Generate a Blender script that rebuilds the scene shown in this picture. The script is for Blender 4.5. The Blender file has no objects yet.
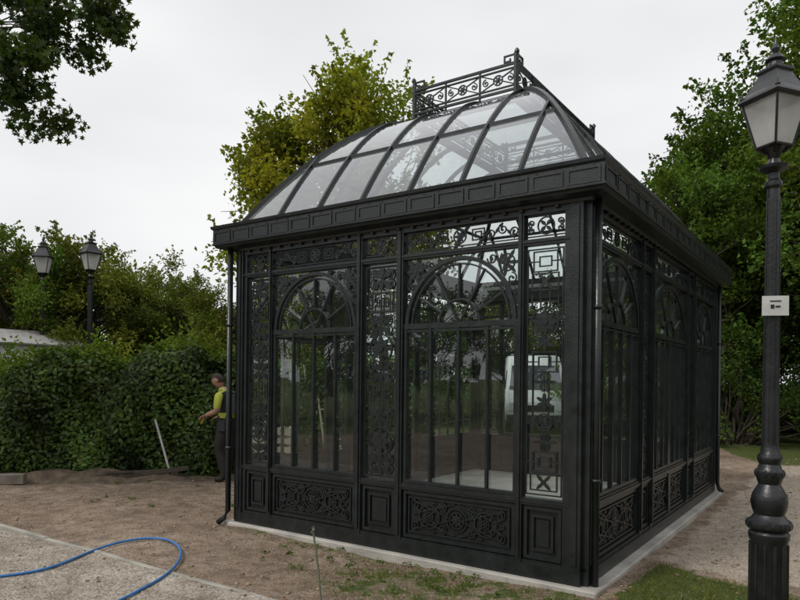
import bpy, bmesh, numpy as np, math, random
from mathutils import Vector, Matrix
random.seed(7); RNG=np.random.default_rng(11)
PI=math.pi
scene=bpy.context.scene
COL=bpy.context.collection

# ---------------------------------------------------------------- helpers
def link(o,parent=None):
    COL.objects.link(o)
    if parent: o.parent=parent
    return o
def empty(name,loc=(0,0,0),rz=0):
    o=bpy.data.objects.new(name,None); o.location=loc; o.rotation_euler=(0,0,rz); o.empty_display_size=.3
    return link(o)
def mobj(name,me,parent=None,mat=None,loc=None,rz=None,smooth=False):
    o=bpy.data.objects.new(name,me)
    if mat is not None:
        for m in (mat if isinstance(mat,(list,tuple)) else [mat]): me.materials.append(m)
    if loc is not None:o.location=loc
    if rz is not None:o.rotation_euler=(0,0,rz)
    if smooth: me.polygons.foreach_set('use_smooth',[True]*len(me.polygons))
    return link(o,parent)
def pymesh(name,v,f):
    me=bpy.data.meshes.new(name); me.from_pydata([tuple(map(float,p)) for p in v],[],f); me.update(); return me

def nodes(name):
    m=bpy.data.materials.new(name); m.use_nodes=True
    nt=m.node_tree; nt.nodes.clear()
    return m,nt
def N(nt,t,**k):
    n=nt.nodes.new(t)
    for a,b in k.items(): setattr(n,a,b)
    return n
def ramp(nt,fac,stops):
    r=nt.nodes.new('ShaderNodeValToRGB'); e=r.color_ramp.elements
    while len(e)<len(stops): e.new(.5)
    for i,(p,c) in enumerate(stops):
        e[i].position=p; e[i].color=(c[0],c[1],c[2],1)
    nt.links.new(fac,r.inputs[0]); return r
def basic(name,col,rough=.6,metal=0,vary=.15,scale=6,bump=.0,bscale=40,spec=.5):
    m,nt=nodes(name); L=nt.links.new
    out=N(nt,'ShaderNodeOutputMaterial'); p=N(nt,'ShaderNodeBsdfPrincipled')
    tc=N(nt,'ShaderNodeTexCoord')
    no=N(nt,'ShaderNodeTexNoise'); no.inputs['Scale'].default_value=scale; no.inputs['Detail'].default_value=3
    L(tc.outputs['Object'],no.inputs['Vector'])
    lo=[c*(1-vary) for c in col]; hi=[min(1,c*(1+vary)) for c in col]
    r=ramp(nt,no.outputs['Fac'],[(.3,lo),(.7,hi)])
    L(r.outputs[0],p.inputs['Base Color']); p.inputs['Metallic'].default_value=metal
    p.inputs['Specular IOR Level'].default_value=spec
    mr=N(nt,'ShaderNodeMapRange'); mr.inputs[3].default_value=max(.02,rough-.12); mr.inputs[4].default_value=min(1,rough+.12)
    L(no.outputs['Fac'],mr.inputs[0]); L(mr.outputs[0],p.inputs['Roughness'])
    if bump>0:
        n2=N(nt,'ShaderNodeTexNoise'); n2.inputs['Scale'].default_value=bscale; n2.inputs['Detail'].default_value=2
        L(tc.outputs['Object'],n2.inputs['Vector'])
        b=N(nt,'ShaderNodeBump'); b.inputs['Strength'].default_value=bump; b.inputs['Distance'].default_value=.02
        L(n2.outputs['Fac'],b.inputs['Height']); L(b.outputs[0],p.inputs['Normal'])
    L(p.outputs[0],out.inputs[0]); return m
def leafmat(name,col,trans=.3,rough=.55,gloss=True):
    m,nt=nodes(name); L=nt.links.new
    out=N(nt,'ShaderNodeOutputMaterial'); t=N(nt,'ShaderNodeBsdfTranslucent')
    p=N(nt,'ShaderNodeBsdfPrincipled' if gloss else 'ShaderNodeBsdfDiffuse')
    a=N(nt,'ShaderNodeAttribute'); a.attribute_name='tint'
    mx=N(nt,'ShaderNodeMix'); mx.data_type='RGBA'; mx.blend_type='MULTIPLY'; mx.inputs[0].default_value=1
    mx.inputs[7].default_value=(*col,1); L(a.outputs['Color'],mx.inputs[6])
    L(mx.outputs[2],p.inputs[0])
    m2=N(nt,'ShaderNodeMix'); m2.data_type='RGBA'; m2.blend_type='MULTIPLY'; m2.inputs[0].default_value=1
    m2.inputs[7].default_value=(1.3,1.45,.55,1); L(mx.outputs[2],m2.inputs[6]); L(m2.outputs[2],t.inputs['Color'])
    if gloss: p.inputs['Roughness'].default_value=rough; p.inputs['Specular IOR Level'].default_value=.35
    ms=N(nt,'ShaderNodeMixShader'); ms.inputs[0].default_value=trans
    L(p.outputs[0],ms.inputs[1]); L(t.outputs[0],ms.inputs[2]); L(ms.outputs[0],out.inputs[0]); return m

# ---------------------------------------------------------------- materials
M_iron=basic('painted_iron',(.0115,.0155,.0158),.34,0,.35,9,.10,60,.6)
M_irond=basic('painted_iron_panel',(.010,.0135,.0135),.42,0,.3,5,.1,40,.55)
M_conc=basic('concrete',(.34,.32,.28),.9,0,.25,3,.3,50)
M_floor=basic('concrete_floor',(.42,.40,.36),.85,0,.25,2.5,.3,50)
M_wood=basic('weathered_wood',(.20,.175,.145),.85,0,.35,5,.3,60)
M_bark=basic('bark',(.07,.055,.042),.95,0,.4,8)
M_lampblk=basic('lamp_black_paint',(.011,.012,.014),.36,0,.35,10,.12,50,.6)
M_white=basic('white_paint',(.75,.76,.76),.4,0,.05,4)
M_rubber=basic('rubber',(.02,.02,.02),.8)
M_hose=basic('blue_hose',(.035,.17,.46),.4,0,.15,5)
def glassmat(name,tint=(.80,.86,.84),base=.07,dust=.03,power=4.0,dcol=(.6,.6,.57),transl=False):
    m,nt=nodes(name); L=nt.links.new
    out=N(nt,'ShaderNodeOutputMaterial'); tr=N(nt,'ShaderNodeBsdfTransparent'); tr.inputs[0].default_value=(*tint,1)
    gl=N(nt,'ShaderNodeBsdfGlossy'); gl.inputs['Roughness'].default_value=.01; gl.inputs[0].default_value=(.95,.97,1,1)
    lw=N(nt,'ShaderNodeLayerWeight'); lw.inputs[0].default_value=.5
    pw=N(nt,'ShaderNodeMath',operation='POWER'); pw.inputs[1].default_value=power; L(lw.outputs['Facing'],pw.inputs[0])
    ma=N(nt,'ShaderNodeMath',operation='MULTIPLY_ADD'); ma.inputs[1].default_value=.9; ma.inputs[2].default_value=base
    L(pw.outputs[0],ma.inputs[0]); ma.use_clamp=True
    ms=N(nt,'ShaderNodeMixShader'); L(ma.outputs[0],ms.inputs[0]); L(tr.outputs[0],ms.inputs[1]); L(gl.outputs[0],ms.inputs[2])
    di=N(nt,'ShaderNodeBsdfDiffuse'); di.inputs[0].default_value=(*dcol,1); dsh=di.outputs[0]
    if transl:
        tl_=N(nt,'ShaderNodeBsdfTranslucent'); tl_.inputs[0].default_value=(*dcol,1); mm=N(nt,'ShaderNodeMixShader'); mm.inputs[0].default_value=.6
        L(di.outputs[0],mm.inputs[1]); L(tl_.outputs[0],mm.inputs[2]); dsh=mm.outputs[0]
    tc=N(nt,'ShaderNodeTexCoord'); no=N(nt,'ShaderNodeTexNoise'); no.inputs['Scale'].default_value=2.5; no.inputs['Detail'].default_value=3
    L(tc.outputs['Object'],no.inputs['Vector'])
    mu=N(nt,'ShaderNodeMath',operation='MULTIPLY'); mu.inputs[1].default_value=dust*2; mu.use_clamp=True; L(no.outputs['Fac'],mu.inputs[0])
    m2=N(nt,'ShaderNodeMixShader'); L(mu.outputs[0],m2.inputs[0]); L(ms.outputs[0],m2.inputs[1]); L(dsh,m2.inputs[2])
    bp=N(nt,'ShaderNodeBump'); bp.inputs['Strength'].default_value=.05; n3=N(nt,'ShaderNodeTexNoise'); n3.inputs['Scale'].default_value=1.3; n3.inputs['Detail'].default_value=0
    L(tc.outputs['Object'],n3.inputs['Vector']); L(n3.outputs['Fac'],bp.inputs['Height']); L(bp.outputs[0],gl.inputs['Normal'])
    L(m2.outputs[0],out.inputs[0]); return m
M_glass=glassmat('window_glass',(.88,.94,.92),.12,.010,3.6); M_rglass=glassmat('roof_glass',(.88,.94,.93),.18,.025,2.6,(.75,.77,.77))
M_lglass=glassmat('lantern_glass',(.92,.92,.9),.08,.72,4,(.84,.84,.82),True)

# ---------------------------------------------------------------- strokes
class MB:
    def __init__(s): s.v=[]; s.f=[]
    def j(s): return random.uniform(-.0016,.0016)
    def ribbon(s,T,pts,w,d,n0=0,closed=False):
        n=len(pts); w=w/2; f=n0+d/2+s.j(); b=n0-d/2+s.j(); base=len(s.v)
        for i in range(n):
            p=pts[i]
            if closed: a=pts[i-1]; c=pts[(i+1)%n]
            else: a=pts[max(0,i-1)]; c=pts[min(n-1,i+1)]
            def un(x,y):
                l=math.hypot(x,y) or 1; return x/l,y/l
            t1=un(p[0]-a[0],p[1]-a[1]); t2=un(c[0]-p[0],c[1]-p[1])
            if not closed and i==0:t1=t2
            if not closed and i==n-1:t2=t1
            t=un(t1[0]+t2[0],t1[1]+t2[1]); k=max(.5,t[0]*t1[0]+t[1]*t1[1])
            nx,nz=-t[1]*w/k,t[0]*w/k
            s.v+= [T(p[0]+nx,p[1]+nz,f),T(p[0]-nx,p[1]-nz,f),T(p[0]-nx,p[1]-nz,b),T(p[0]+nx,p[1]+nz,b)]
        m=n if closed else n-1
        for i in range(m):
            A=base+4*i; B=base+4*((i+1)%n)
            for k in range(4): s.f.append((A+k,B+k,B+(k+1)%4,A+(k+1)%4))
        if not closed:
            s.f.append((base,base+1,base+2,base+3)); e=base+4*(n-1); s.f.append((e+3,e+2,e+1,e))
    def bar(s,T,p,q,w,d,n0=0): s.ribbon(T,[p,q],w,d,n0)
    def rect(s,T,x0,z0,x1,z1,w,d,n0=0): s.ribbon(T,[(x0,z0),(x1,z0),(x1,z1),(x0,z1)],w,d,n0,True)
    def arc(s,T,c,r,a0,a1,w,d,n0=0,n=18,ry=None):
        ry=ry or r
        s.ribbon(T,[(c[0]+r*math.cos(a0+(a1-a0)*i/n),c[1]+ry*math.sin(a0+(a1-a0)*i/n)) for i in range(n+1)],w,d,n0)
    def ring(s,T,c,r,w,d,n0=0,n=20):
        s.ribbon(T,[(c[0]+r*math.cos(2*PI*i/n),c[1]+r*math.sin(2*PI*i/n)) for i in range(n)],w,d,n0,True)
    def poly(s,T,pts,d,n0=0):
        b=len(s.v);n=len(pts);f=n0+d/2+s.j();k=n0-d/2+s.j()
        s.v+=[T(p[0],p[1],f) for p in pts]+[T(p[0],p[1],k) for p in pts]
        s.f.append(tuple(range(b,b+n))); s.f.append(tuple(range(b+2*n-1,b+n-1,-1)))
        for i in range(n): s.f.append((b+i,b+n+i,b+n+(i+1)%n,b+(i+1)%n))
    def disc(s,T,c,r,d,n0=0,n=10): s.poly(T,[(c[0]+r*math.cos(2*PI*i/n),c[1]+r*math.sin(2*PI*i/n)) for i in range(n)],d,n0)
    def petal(s,T,c,a,l,w,d,n0=0):
        ca,sa=math.cos(a),math.sin(a)
        s.poly(T,[(c[0]+x*ca-y*sa,c[1]+x*sa+y*ca) for x,y in ((0,0),(l*.45,-w/2),(l*.8,-w*.35),(l,0),(l*.8,w*.35),(l*.45,w/2))],d,n0)
    def spiral(s,T,c,r,a0,turns,w,d,n0=0,r1=.22,blob=True):
        n=int(18*abs(turns))+2; pts=[]
        for i in range(n+1):
            t=i/n; rr=r*(1-t)+r*r1*t; a=a0+turns*2*PI*t; pts.append((c[0]+rr*math.cos(a),c[1]+rr*math.sin(a)))
        s.ribbon(T,pts,w,d,n0)
        if blob: s.disc(T,pts[-1],w*1.1,d*1.2,n0,8)
    def rosette(s,T,c,r,w,d,n0=0,k=8):
        s.ring(T,c,r,w,d,n0)
        for i in range(k): s.petal(T,c,2*PI*i/k,r*.92,r*.42,d*.8,n0)
        s.disc(T,c,r*.26,d*1.7,n0)
    def key(s,T,c,h,w,d,n0=0):
        x,z=c; s.rect(T,x-h,z-h*.8,x+h,z+h*.8,w,d,n0); s.rect(T,x-h*.5,z-h*.38,x+h*.5,z+h*.38,w*.9,d,n0)
        s.bar(T,(x-h,z),(x-h*.5,z),w*.8,d,n0); s.bar(T,(x+h*.5,z),(x+h,z),w*.8,d,n0)
    def box(s,a,b):
        k=len(s.v); (x0,y0,z0),(x1,y1,z1)=a,b
        s.v+=[(x0,y0,z0),(x1,y0,z0),(x1,y1,z0),(x0,y1,z0),(x0,y0,z1),(x1,y0,z1),(x1,y1,z1),(x0,y1,z1)]
        for f in ((0,3,2,1),(4,5,6,7),(0,1,5,4),(1,2,6,5),(2,3,7,6),(3,0,4,7)): s.f.append(tuple(k+i for i in f))
    def lathe(s,c,prof,n=20,sq=False):
        k=len(s.v)
        for r,z in prof:
            for i in range(n):
                a=2*PI*(i+.5)/n; s.v.append((c[0]+r*math.cos(a),c[1]+r*math.sin(a),z))
        for j in range(len(prof)-1):
            for i in range(n): s.f.append((k+j*n+i,k+j*n+(i+1)%n,k+(j+1)*n+(i+1)%n,k+(j+1)*n+i))
        s.f.append(tuple(k+i for i in range(n-1,-1,-1))); e=k+(len(prof)-1)*n; s.f.append(tuple(e+i for i in range(n)))
    def sweep(s,P,side,w,d):
        P=[Vector(p) for p in P]; side=Vector(side).normalized(); k=len(s.v); n=len(P)
        for i in range(n):
            t=(P[min(n-1,i+1)]-P[max(0,i-1)]).normalized(); nr=side.cross(t).normalized()
            sd=t.cross(nr).normalized()
            for x,y in ((-1,-1),(1,-1),(1,1),(-1,1)): s.v.append(tuple(P[i]+sd*x*w/2+nr*y*d/2))
        for i in range(n-1):
            A=k+4*i;B=A+4
            for q in range(4): s.f.append((A+q,A+(q+1)%4,B+(q+1)%4,B+q))
        s.f.append((k+3,k+2,k+1,k)); e=k+4*(n-1); s.f.append((e,e+1,e+2,e+3))
    def tube(s,P,r,n=8):
        P=[Vector(p) for p in P]; k=len(s.v); m=len(P); R=r if isinstance(r,(list,tuple)) else [r]*m
        for i in range(m):
            t=(P[min(m-1,i+1)]-P[max(0,i-1)]).normalized()
            a=t.cross(Vector((0,0,1))); a=a.normalized() if a.length>.05 else t.cross(Vector((0,1,0))).normalized()
            b=t.cross(a)
            for q in range(n):
                an=2*PI*q/n; s.v.append(tuple(P[i]+(a*math.cos(an)+b*math.sin(an))*R[i]))
        for i in range(m-1):
            for q in range(n): s.f.append((k+i*n+q,k+i*n+(q+1)%n,k+(i+1)*n+(q+1)%n,k+(i+1)*n+q))
        s.f.append(tuple(k+q for q in range(n-1,-1,-1))); s.f.append(tuple(k+(m-1)*n+q for q in range(n)))
    def obj(s,name,parent=None,mat=None,**k): 
        me=pymesh(name,s.v,s.f)
        bm=bmesh.new(); bm.from_mesh(me); bmesh.ops.recalc_face_normals(bm,faces=bm.faces); bm.to_mesh(me); bm.free()
        return mobj(name,me,parent,mat,**k)

# ---------------------------------------------------------------- ground height
def gh(x,y):
    x=np.asarray(x,float); y=np.asarray(y,float)
    z=.012*np.sin(1.7*x+.6*y+1)+.010*np.sin(2.3*y-1.1*x+2)+.008*np.sin(3.9*x+2.7*y)+.006*np.sin(4.6*y-3.3*x+.4)
    return z*np.clip((45-np.hypot(x,y))/30,0,1)

# ================================================================ GREENHOUSE
L=4.053; W=5.73; ANG=.6044
gx,gy=1.4787-L*math.cos(ANG),5.3132+L*math.sin(ANG)
GH=empty('greenhouse',(gx,gy,0),-ANG)
def loc2w(x,y): return (gx+x*math.cos(ANG)+y*math.sin(ANG), gy-x*math.sin(ANG)+y*math.cos(ANG))
TF=lambda s,z,n:(s,-n,z); TR=lambda s,z,n:(L+n,s,z); TB=lambda s,z,n:(L-s,W+n,z); TL=lambda s,z,n:(-n,W-s,z)
Z0,ZS,ZT,ZA,ZF,ZC=.06,.72,2.2,2.84,3.10,3.14
frame=MB(); orn=MB(); plate=MB(); gl=MB()
def glass(T,x0,z0,x1,z1,n=-.022):
    k=len(gl.v); gl.v+=[T(x0,z0,n),T(x1,z0,n),T(x1,z1,n),T(x0,z1,n)]; gl.f.append((k,k+1,k+2,k+3))
def cscroll_panel(T,x0,z0,x1,z1,n0):
    w=x1-x0;h=z1-z0;cx=(x0+x1)/2;cz=(z0+z1)/2;t=.013
    orn.rect(T,x0+.02,z0+.02,x1-.02,z1-.02,t,.014,n0)
    orn.rosette(T,(cx,cz),h*.2,t,.014,n0); orn.ring(T,(cx,cz),h*.29,t*.8,.012,n0)
    for sx in (-1,1):
        c=(cx+sx*w*.27,cz); orn.ring(T,c,h*.30,t,.014,n0); orn.rosette(T,c,h*.11,t*.8,.014,n0,6)
        for k in range(4):
            a=PI/4+k*PI/2; orn.petal(T,(c[0]+h*.12*math.cos(a),c[1]+h*.12*math.sin(a)),a,h*.16,h*.07,.012,n0)
        for sz in (-1,1):
            orn.bar(T,(cx+sx*w*.02,cz+sz*h*.40),(cx+sx*w*.44,cz+sz*h*.02),t*.9,.012,n0); orn.bar(T,(cx+sx*w*.06,cz+sz*h*.02),(cx+sx*w*.44,cz+sz*h*.38),t*.9,.012,n0)
            orn.spiral(T,(cx+sx*w*.14,cz+sz*h*.27),h*.13,-sx*sz*PI/2,sx*sz*1.3,t*.9,.013,n0)
            orn.spiral(T,(cx+sx*w*.41,cz+sz*h*.27),h*.13,PI/2*sz,-sx*sz*1.3,t*.9,.013,n0)
            orn.petal(T,(cx+sx*w*.36,cz+sz*h*.1),math.atan2(sz*.5,sx),h*.22,h*.09,.012,n0)
            orn.petal(T,(cx+sx*w*.20,cz+sz*h*.36),0 if sx>0 else PI,h*.16,h*.06,.012,n0)
def frieze(T,x0,z0,x1,z1,n0=0):
    w=x1-x0;h=z1-z0;cz=(z0+z1)/2;t=.011
    orn.bar(T,(x0,z0+.02),(x1,z0+.02),t,.012,n0); orn.bar(T,(x0,z1-.02),(x1,z1-.02),t,.012,n0)
    if w<.5:
        cx=(x0+x1)/2; orn.ring(T,(cx,cz),h*.34,t,.013,n0)
        for k in range(4):
            a=PI/4+k*PI/2; orn.petal(T,(cx,cz),a,h*.32,h*.15,.012,n0)
        for sx in (-1,1):
            orn.spiral(T,(cx+sx*w*.36,cz+h*.12),h*.16,-PI/2,sx*1.2,t,.012,n0); orn.spiral(T,(cx+sx*w*.36,cz-h*.14),h*.15,PI/2,-sx*1.2,t,.012,n0)
        return
    cx=(x0+x1)/2; orn.key(T,(cx+w*.16,cz),h*.28,t,.012,n0); orn.key(T,(cx-w*.16,cz),h*.28,t,.012,n0)
    orn.rosette(T,(cx,cz),h*.3,t,.013,n0,6)
    for sx in (-1,1):
        for i in range(3):
            c=(cx+sx*(w*.27+i*w*.095),cz+(h*.08 if i%2 else -h*.08)); sg=sx*(1 if i%2 else -1)
            orn.spiral(T,c,h*.24,PI/2*(1 if i%2 else -1),sg*1.35,t,.013,n0)
            orn.petal(T,(c[0]+sx*w*.03,c[1]),math.atan2((-1 if i%2 else 1),sx*.7),h*.34,h*.12,.012,n0)
            orn.petal(T,(c[0]-sx*w*.02,c[1]),math.atan2((1 if i%2 else -1),sx*.3),h*.30,h*.10,.012,n0)
def strip_key(T,x0,x1,z0,z1,n0=0):
    cx=(x0+x1)/2;w=(x1-x0);t=.011;h=w*.33
    orn.rect(T,x0+.02,z0+.02,x1-.02,z1-.02,t,.012,n0)
    items=['key','sq','stem','ros','star','key','chain','star','sq2','chain','key','sq']
    tot=z1-z0-.08; step=tot/len(items); z=z1-.04-step/2; p=step/2
    for it in items:
        if it=='key': orn.key(T,(cx,z),h*.9,t,.013,n0); orn.bar(T,(x0+.02,z),(cx-h*.9,z),t,.012,n0); orn.bar(T,(cx+h*.9,z),(x1-.02,z),t,.012,n0)
        elif it=='sq':
            orn.rect(T,cx-h,z-p*.8,cx+h,z+p*.8,t,.013,n0)
            for k in range(4): orn.petal(T,(cx,z),PI/4+k*PI/2,h*.75,h*.26,.012,n0)
            orn.disc(T,(cx,z),h*.2,.018,n0)
        elif it=='sq2':
            orn.ring(T,(cx,z),h*.6,t,.013,n0); orn.key(T,(cx,z),h*.45,t*.8,.012,n0)
            for sx in(-1,1): orn.spiral(T,(cx+sx*h*.95,z),h*.3,PI/2,sx*1.2,t*.8,.012,n0)
        elif it=='stem':
            for dx in(-h*.35,h*.35): orn.bar(T,(cx+dx,z-p),(cx+dx,z+p),t,.012,n0)
            orn.bar(T,(cx-h,z),(cx+h,z),t,.013,n0); orn.bar(T,(cx-h,z-p*.7),(cx-h,z+p*.7),t,.012,n0); orn.bar(T,(cx+h,z-p*.7),(cx+h,z+p*.7),t,.012,n0)
        elif it=='ros': orn.rosette(T,(cx,z),h*1.02,t*1.3,.016,n0); orn.ring(T,(cx,z),h*.7,t*.6,.012,n0)
        elif it=='star':
            for k in range(6): orn.petal(T,(cx,z),PI/2+k*PI/3,p*.95,p*.4,.014,n0)
            orn.disc(T,(cx,z),p*.25,.018,n0)
        elif it=='chain':
            orn.bar(T,(cx,z-p),(cx,z+p),t*.8,.012,n0)
            for dz in(-.5,.5): orn.ring(T,(cx,z+dz*p),p*.42,t*.9,.013,n0,12)
            for sx in(-1,1): orn.petal(T,(cx,z),0 if sx>0 else PI,h*.85,p*.35,.012,n0)
        z-=step
def strip_floral(T,x0,x1,z0,z1,n0=0):
    cx=(x0+x1)/2;w=(x1-x0);t=.011
    orn.rect(T,x0+.02,z0+.02,x1-.02,z1-.02,t,.012,n0)
    orn.bar(T,(cx,z0+.03),(cx,z1-.03),t*.8,.010,n0)
    n=9; step=(z1-z0-.06)/n
    for i in range(n):
        z=z0+.03+step*(i+.5)
        if i%4==1: orn.rosette(T,(cx,z),w*.33,t*1.2,.016,n0)
        elif i%4==3:
            orn.key(T,(cx,z),w*.26,t,.013,n0); orn.rect(T,cx-w*.36,z-step*.42,cx+w*.36,z+step*.42,t*.8,.012,n0)
        else:
            for sx in(-1,1):
                orn.spiral(T,(cx+sx*w*.2,z+step*.22),w*.15,-PI/2,sx*1.4,t,.013,n0)
                orn.spiral(T,(cx+sx*w*.2,z-step*.24),w*.15,PI/2,-sx*1.4,t,.013,n0)
                orn.petal(T,(cx,z),PI/2-sx*1.0,w*.42,w*.11,.012,n0); orn.petal(T,(cx,z),-PI/2-sx*.9,w*.4,w*.11,.012,n0)
            orn.petal(T,(cx,z),PI/2,step*.5,w*.16,.014,n0); orn.petal(T,(cx,z),-PI/2,step*.5,w*.14,.014,n0)
def bottom(T,x0,x1,wide):
    z0,z1=Z0+.14,ZS-.06
    plate.ribbon(T,[((x0+x1)/2,z0),((x0+x1)/2,z1)],x1-x0,.02,-.02)
    frame.rect(T,x0+.025,z0+.025,x1-.025,z1-.025,.03,.03,.004)
    if wide: cscroll_panel(T,x0+.05,z0+.05,x1-.05,z1-.05,.004)
    else:
        frame.rect(T,x0+.09,z0+.09,x1-.09,z1-.09,.02,.02,.002); plate.ribbon(T,[((x0+x1)/2,z0+.12),((x0+x1)/2,z1-.12)],max(.05,x1-x0-.24),.016,-.004)
def wide(T,x0,x1,nb=4,door=False):
    bottom(T,x0,x1,True)
    cx=(x0+x1)/2; R=(x1-x0)/2
    for i in range(nb):
        xa=x0+(x1-x0)*i/nb; xb=x0+(x1-x0)*(i+1)/nb; k=len(gl.v); j=[random.uniform(-.003,.003) for _ in range(4)]
        gl.v+=[T(xa,ZS,-.022+j[0]),T(xb,ZS,-.022+j[1]),T(xb,ZT,-.022+j[2]),T(xa,ZT,-.022+j[3])]; gl.f.append((k,k+1,k+2,k+3))
    glass(T,x0,ZT,x1,ZA)
    frame.bar(T,(x0,ZT),(x1,ZT),.05,.05); frame.bar(T,(x0,ZT-.045),(x1,ZT-.045),.02,.03)
    for i in range(1,nb):
        x=x0+(x1-x0)*i/nb; frame.bar(T,(x,ZS),(x,ZT-.02),.022 if not(door and i==nb//2) else .09,.04)
    for sx in(x0+.018,x1-.018): frame.bar(T,(sx,ZS),(sx,ZT),.03,.045)
    frame.bar(T,(x0,ZS+.018),(x1,ZS+.018),.03,.045)
    H=ZA-.03-ZT
    frame.arc(T,(cx,ZT),R-.03,0,PI,.035,.05,0,28,H-.01); frame.arc(T,(cx,ZT),R-.085,0,PI,.014,.03,0,28,H-.06)
    frame.arc(T,(cx,ZT),R*.36,0,PI,.018,.03,0,16,H*.38)
    for i in range(1,6):
        a=PI*i/6; frame.bar(T,(cx+R*.36*math.cos(a),ZT+H*.38*math.sin(a)),(cx+(R-.07)*math.cos(a),ZT+(H-.05)*math.sin(a)),.016,.028)
    for a in(PI/3,2*PI/3): frame.bar(T,(cx,ZT),(cx+R*.36*math.cos(a),ZT+H*.38*math.sin(a)),.012,.024)
    t=.011
    for sx in(-1,1):
        c=(cx+sx*(R-.12),ZA-.12); orn.rosette(T,c,.075,t,.014,0,6)
        orn.spiral(T,(cx+sx*(R-.07),ZA-.26),.05,PI/2,-sx*1.2,t,.012); orn.spiral(T,(cx+sx*(R-.26),ZA-.07),.05,0 if sx<0 else PI,sx*1.2,t,.012)
        orn.spiral(T,(cx+sx*(R-.045),ZA-.37),.03,PI/2,-sx*1.1,t,.012); orn.spiral(T,(cx+sx*(R-.38),ZA-.045),.03,0,sx*1.1,t,.012)
        for a in(-.2,.6,1.6,2.4,-1.2,3.3): orn.petal(T,(c[0],c[1]),PI/2-sx*a,.13,.035,.010)
        for i in range(2): orn.petal(T,(cx+sx*(R-.17-i*.1),ZA-.03-.01*i),-PI/2,.07,.03,.01)
    frieze(T,x0,ZA+.05,x1,ZF)
def narrow(T,x0,x1,kind):
    bottom(T,x0,x1,False); glass(T,x0,ZS,x1,ZA)
    (strip_key if kind else strip_floral)(T,x0,x1,ZS+.01,ZA-.02)
    frieze(T,x0,ZA+.05,x1,ZF)
def face(T,length,lay):
    x=.16
    frame.bar(T,(0.001,Z0+.055),(length-.001,Z0+.055),.11,.10,.0); frame.bar(T,(0,Z0+.125),(length,Z0+.125),.03,.07)
    frame.bar(T,(.1,ZS-.03),(length-.1,ZS-.03),.06,.075); frame.bar(T,(.1,ZS-.028),(length-.1,ZS-.028),.018,.10)
    frame.bar(T,(.1,ZA+.02),(length-.1,ZA+.02),.05,.075); frame.bar(T,(.1,ZA+.022),(length-.1,ZA+.022),.015,.1)
    frame.bar(T,(.05,ZF+.02),(length-.05,ZF+.02),.06,.08)
    for kind,w in lay:
        if kind=='m':
            xm=x+w/2; frame.bar(T,(xm,Z0+.1),(xm,ZC),w*.9,.085); frame.bar(T,(xm,Z0+.16),(xm,ZC-.03),w*.35,.115)
        elif kind=='W': wide(T,x,x+w,4 if length<5 else 5)
        elif kind=='D':
            wide(T,x,x+w,6,True)
            frame.bar(T,(x+w/2,Z0+.1),(x+w/2,ZS),.1,.06)
            for dx in(-.1,.1): frame.bar(T,(x+w/2+dx*.5,1.02),(x+w/2+dx*.5,1.2),.015,.03,.07)
        else: narrow(T,x,x+w,kind=='k')
        x+=w
    for xx,sg in((0,1),(length,-1)):
        frame.bar(T,(xx+sg*.055,Z0+.02),(xx+sg*.055,ZC),.11,.11,-.003)
        frame.bar(T,(xx+sg*.135,Z0+.1),(xx+sg*.135,ZC),.045,.07)
        frame.bar(T,(xx+sg*.055,Z0+.16),(xx+sg*.055,ZC-.03),.05,.02,.056)
wl=(L-.32-.35*2-.06*2-.08*2-.41)/2
layF=[('k',.35),('m',.06),('W',wl),('m',.08),('f',.41),('m',.08),('W',wl),('m',.06),('k',.35)]
layF2=[('f',.35),('m',.06),('W',wl),('m',.08),('f',.41),('m',.08),('W',wl),('m',.06),('k',.35)]
ws=(W-.32-.08*4-.34*2-1.65)/2
layS=[('W',ws),('m',.08),('f',.34),('m',.08),('D',1.65),('m',.08),('f',.34),('m',.08),('W',ws)]
face(TF,L,layF2); face(TB,L,layF); face(TR,W,layS); face(TL,W,layS)
def ring_profile(mb,prof):
    k=len(mb.v);n=len(prof)
    for cx,cy,sx,sy in((0,0,-1,-1),(L,0,1,-1),(L,W,1,1),(0,W,-1,1)):
        for o,z in prof: mb.v.append((cx+sx*o,cy+sy*o,z))
    for c in range(4):
        for i in range(n): mb.f.append((k+c*n+i,k+c*n+(i+1)%n,k+((c+1)%4)*n+(i+1)%n,k+((c+1)%4)*n+i))
OC=.235
corn=MB()
ring_profile(corn,[(-.08,ZC-.002),(.062,ZC-.002),(.075,ZC+.02),(.13,ZC+.025),(OC-.04,ZC+.035),(OC-.035,ZC+.055),(OC-.02,ZC+.06),(OC-.02,ZC+.235),(OC,ZC+.25),(OC+.004,ZC+.278),(OC-.03,ZC+.281),(OC-.05,ZC+.262),(-.06,ZC+.26),(-.08,ZC+.2)])
for T,ln in((TF,L),(TR,W),(TB,L),(TL,W)):
    a=-OC+.03;b=ln+OC-.03;n=int(round((b-a)/.30));st=(b-a)/n
    for i in range(n):
        x=a+i*st; corn.rect(T,x+.025,ZC+.095,x+st-.025,ZC+.205,.018,.014,OC-.018)
    corn.bar(T,(a-.02,ZC+.073),(b+.02,ZC+.073),.016,.02,OC-.018)
    n2=int((b-a)/.15)
    for i in range(n2): corn.disc(T,(a+(i+.5)*(b-a)/n2,ZC+.222),.006,.012,OC-.016,6)
    for i in range(int(ln/.16)): corn.bar(T,(.06+i*(ln-.12)/int(ln/.16),ZC-.022),(.06+i*(ln-.12)/int(ln/.16),ZC-.004),.03,.03,.055)
ring_profile(corn,[(-.06,ZC+.25),(.02,ZC+.25),(.02,ZC+.30),(.045,ZC+.31),(.045,ZC+.34),(.0,ZC+.345),(-.06,ZC+.34)])
for T,ln in((TF,L),(TR,W),(TB,L),(TL,W)):
    n=int(ln/.3);st=ln/n
    for i in range(n): corn.bar(T,(i*st,ZC+.26),(i*st,ZC+.335),.02,.02,.028)
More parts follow.
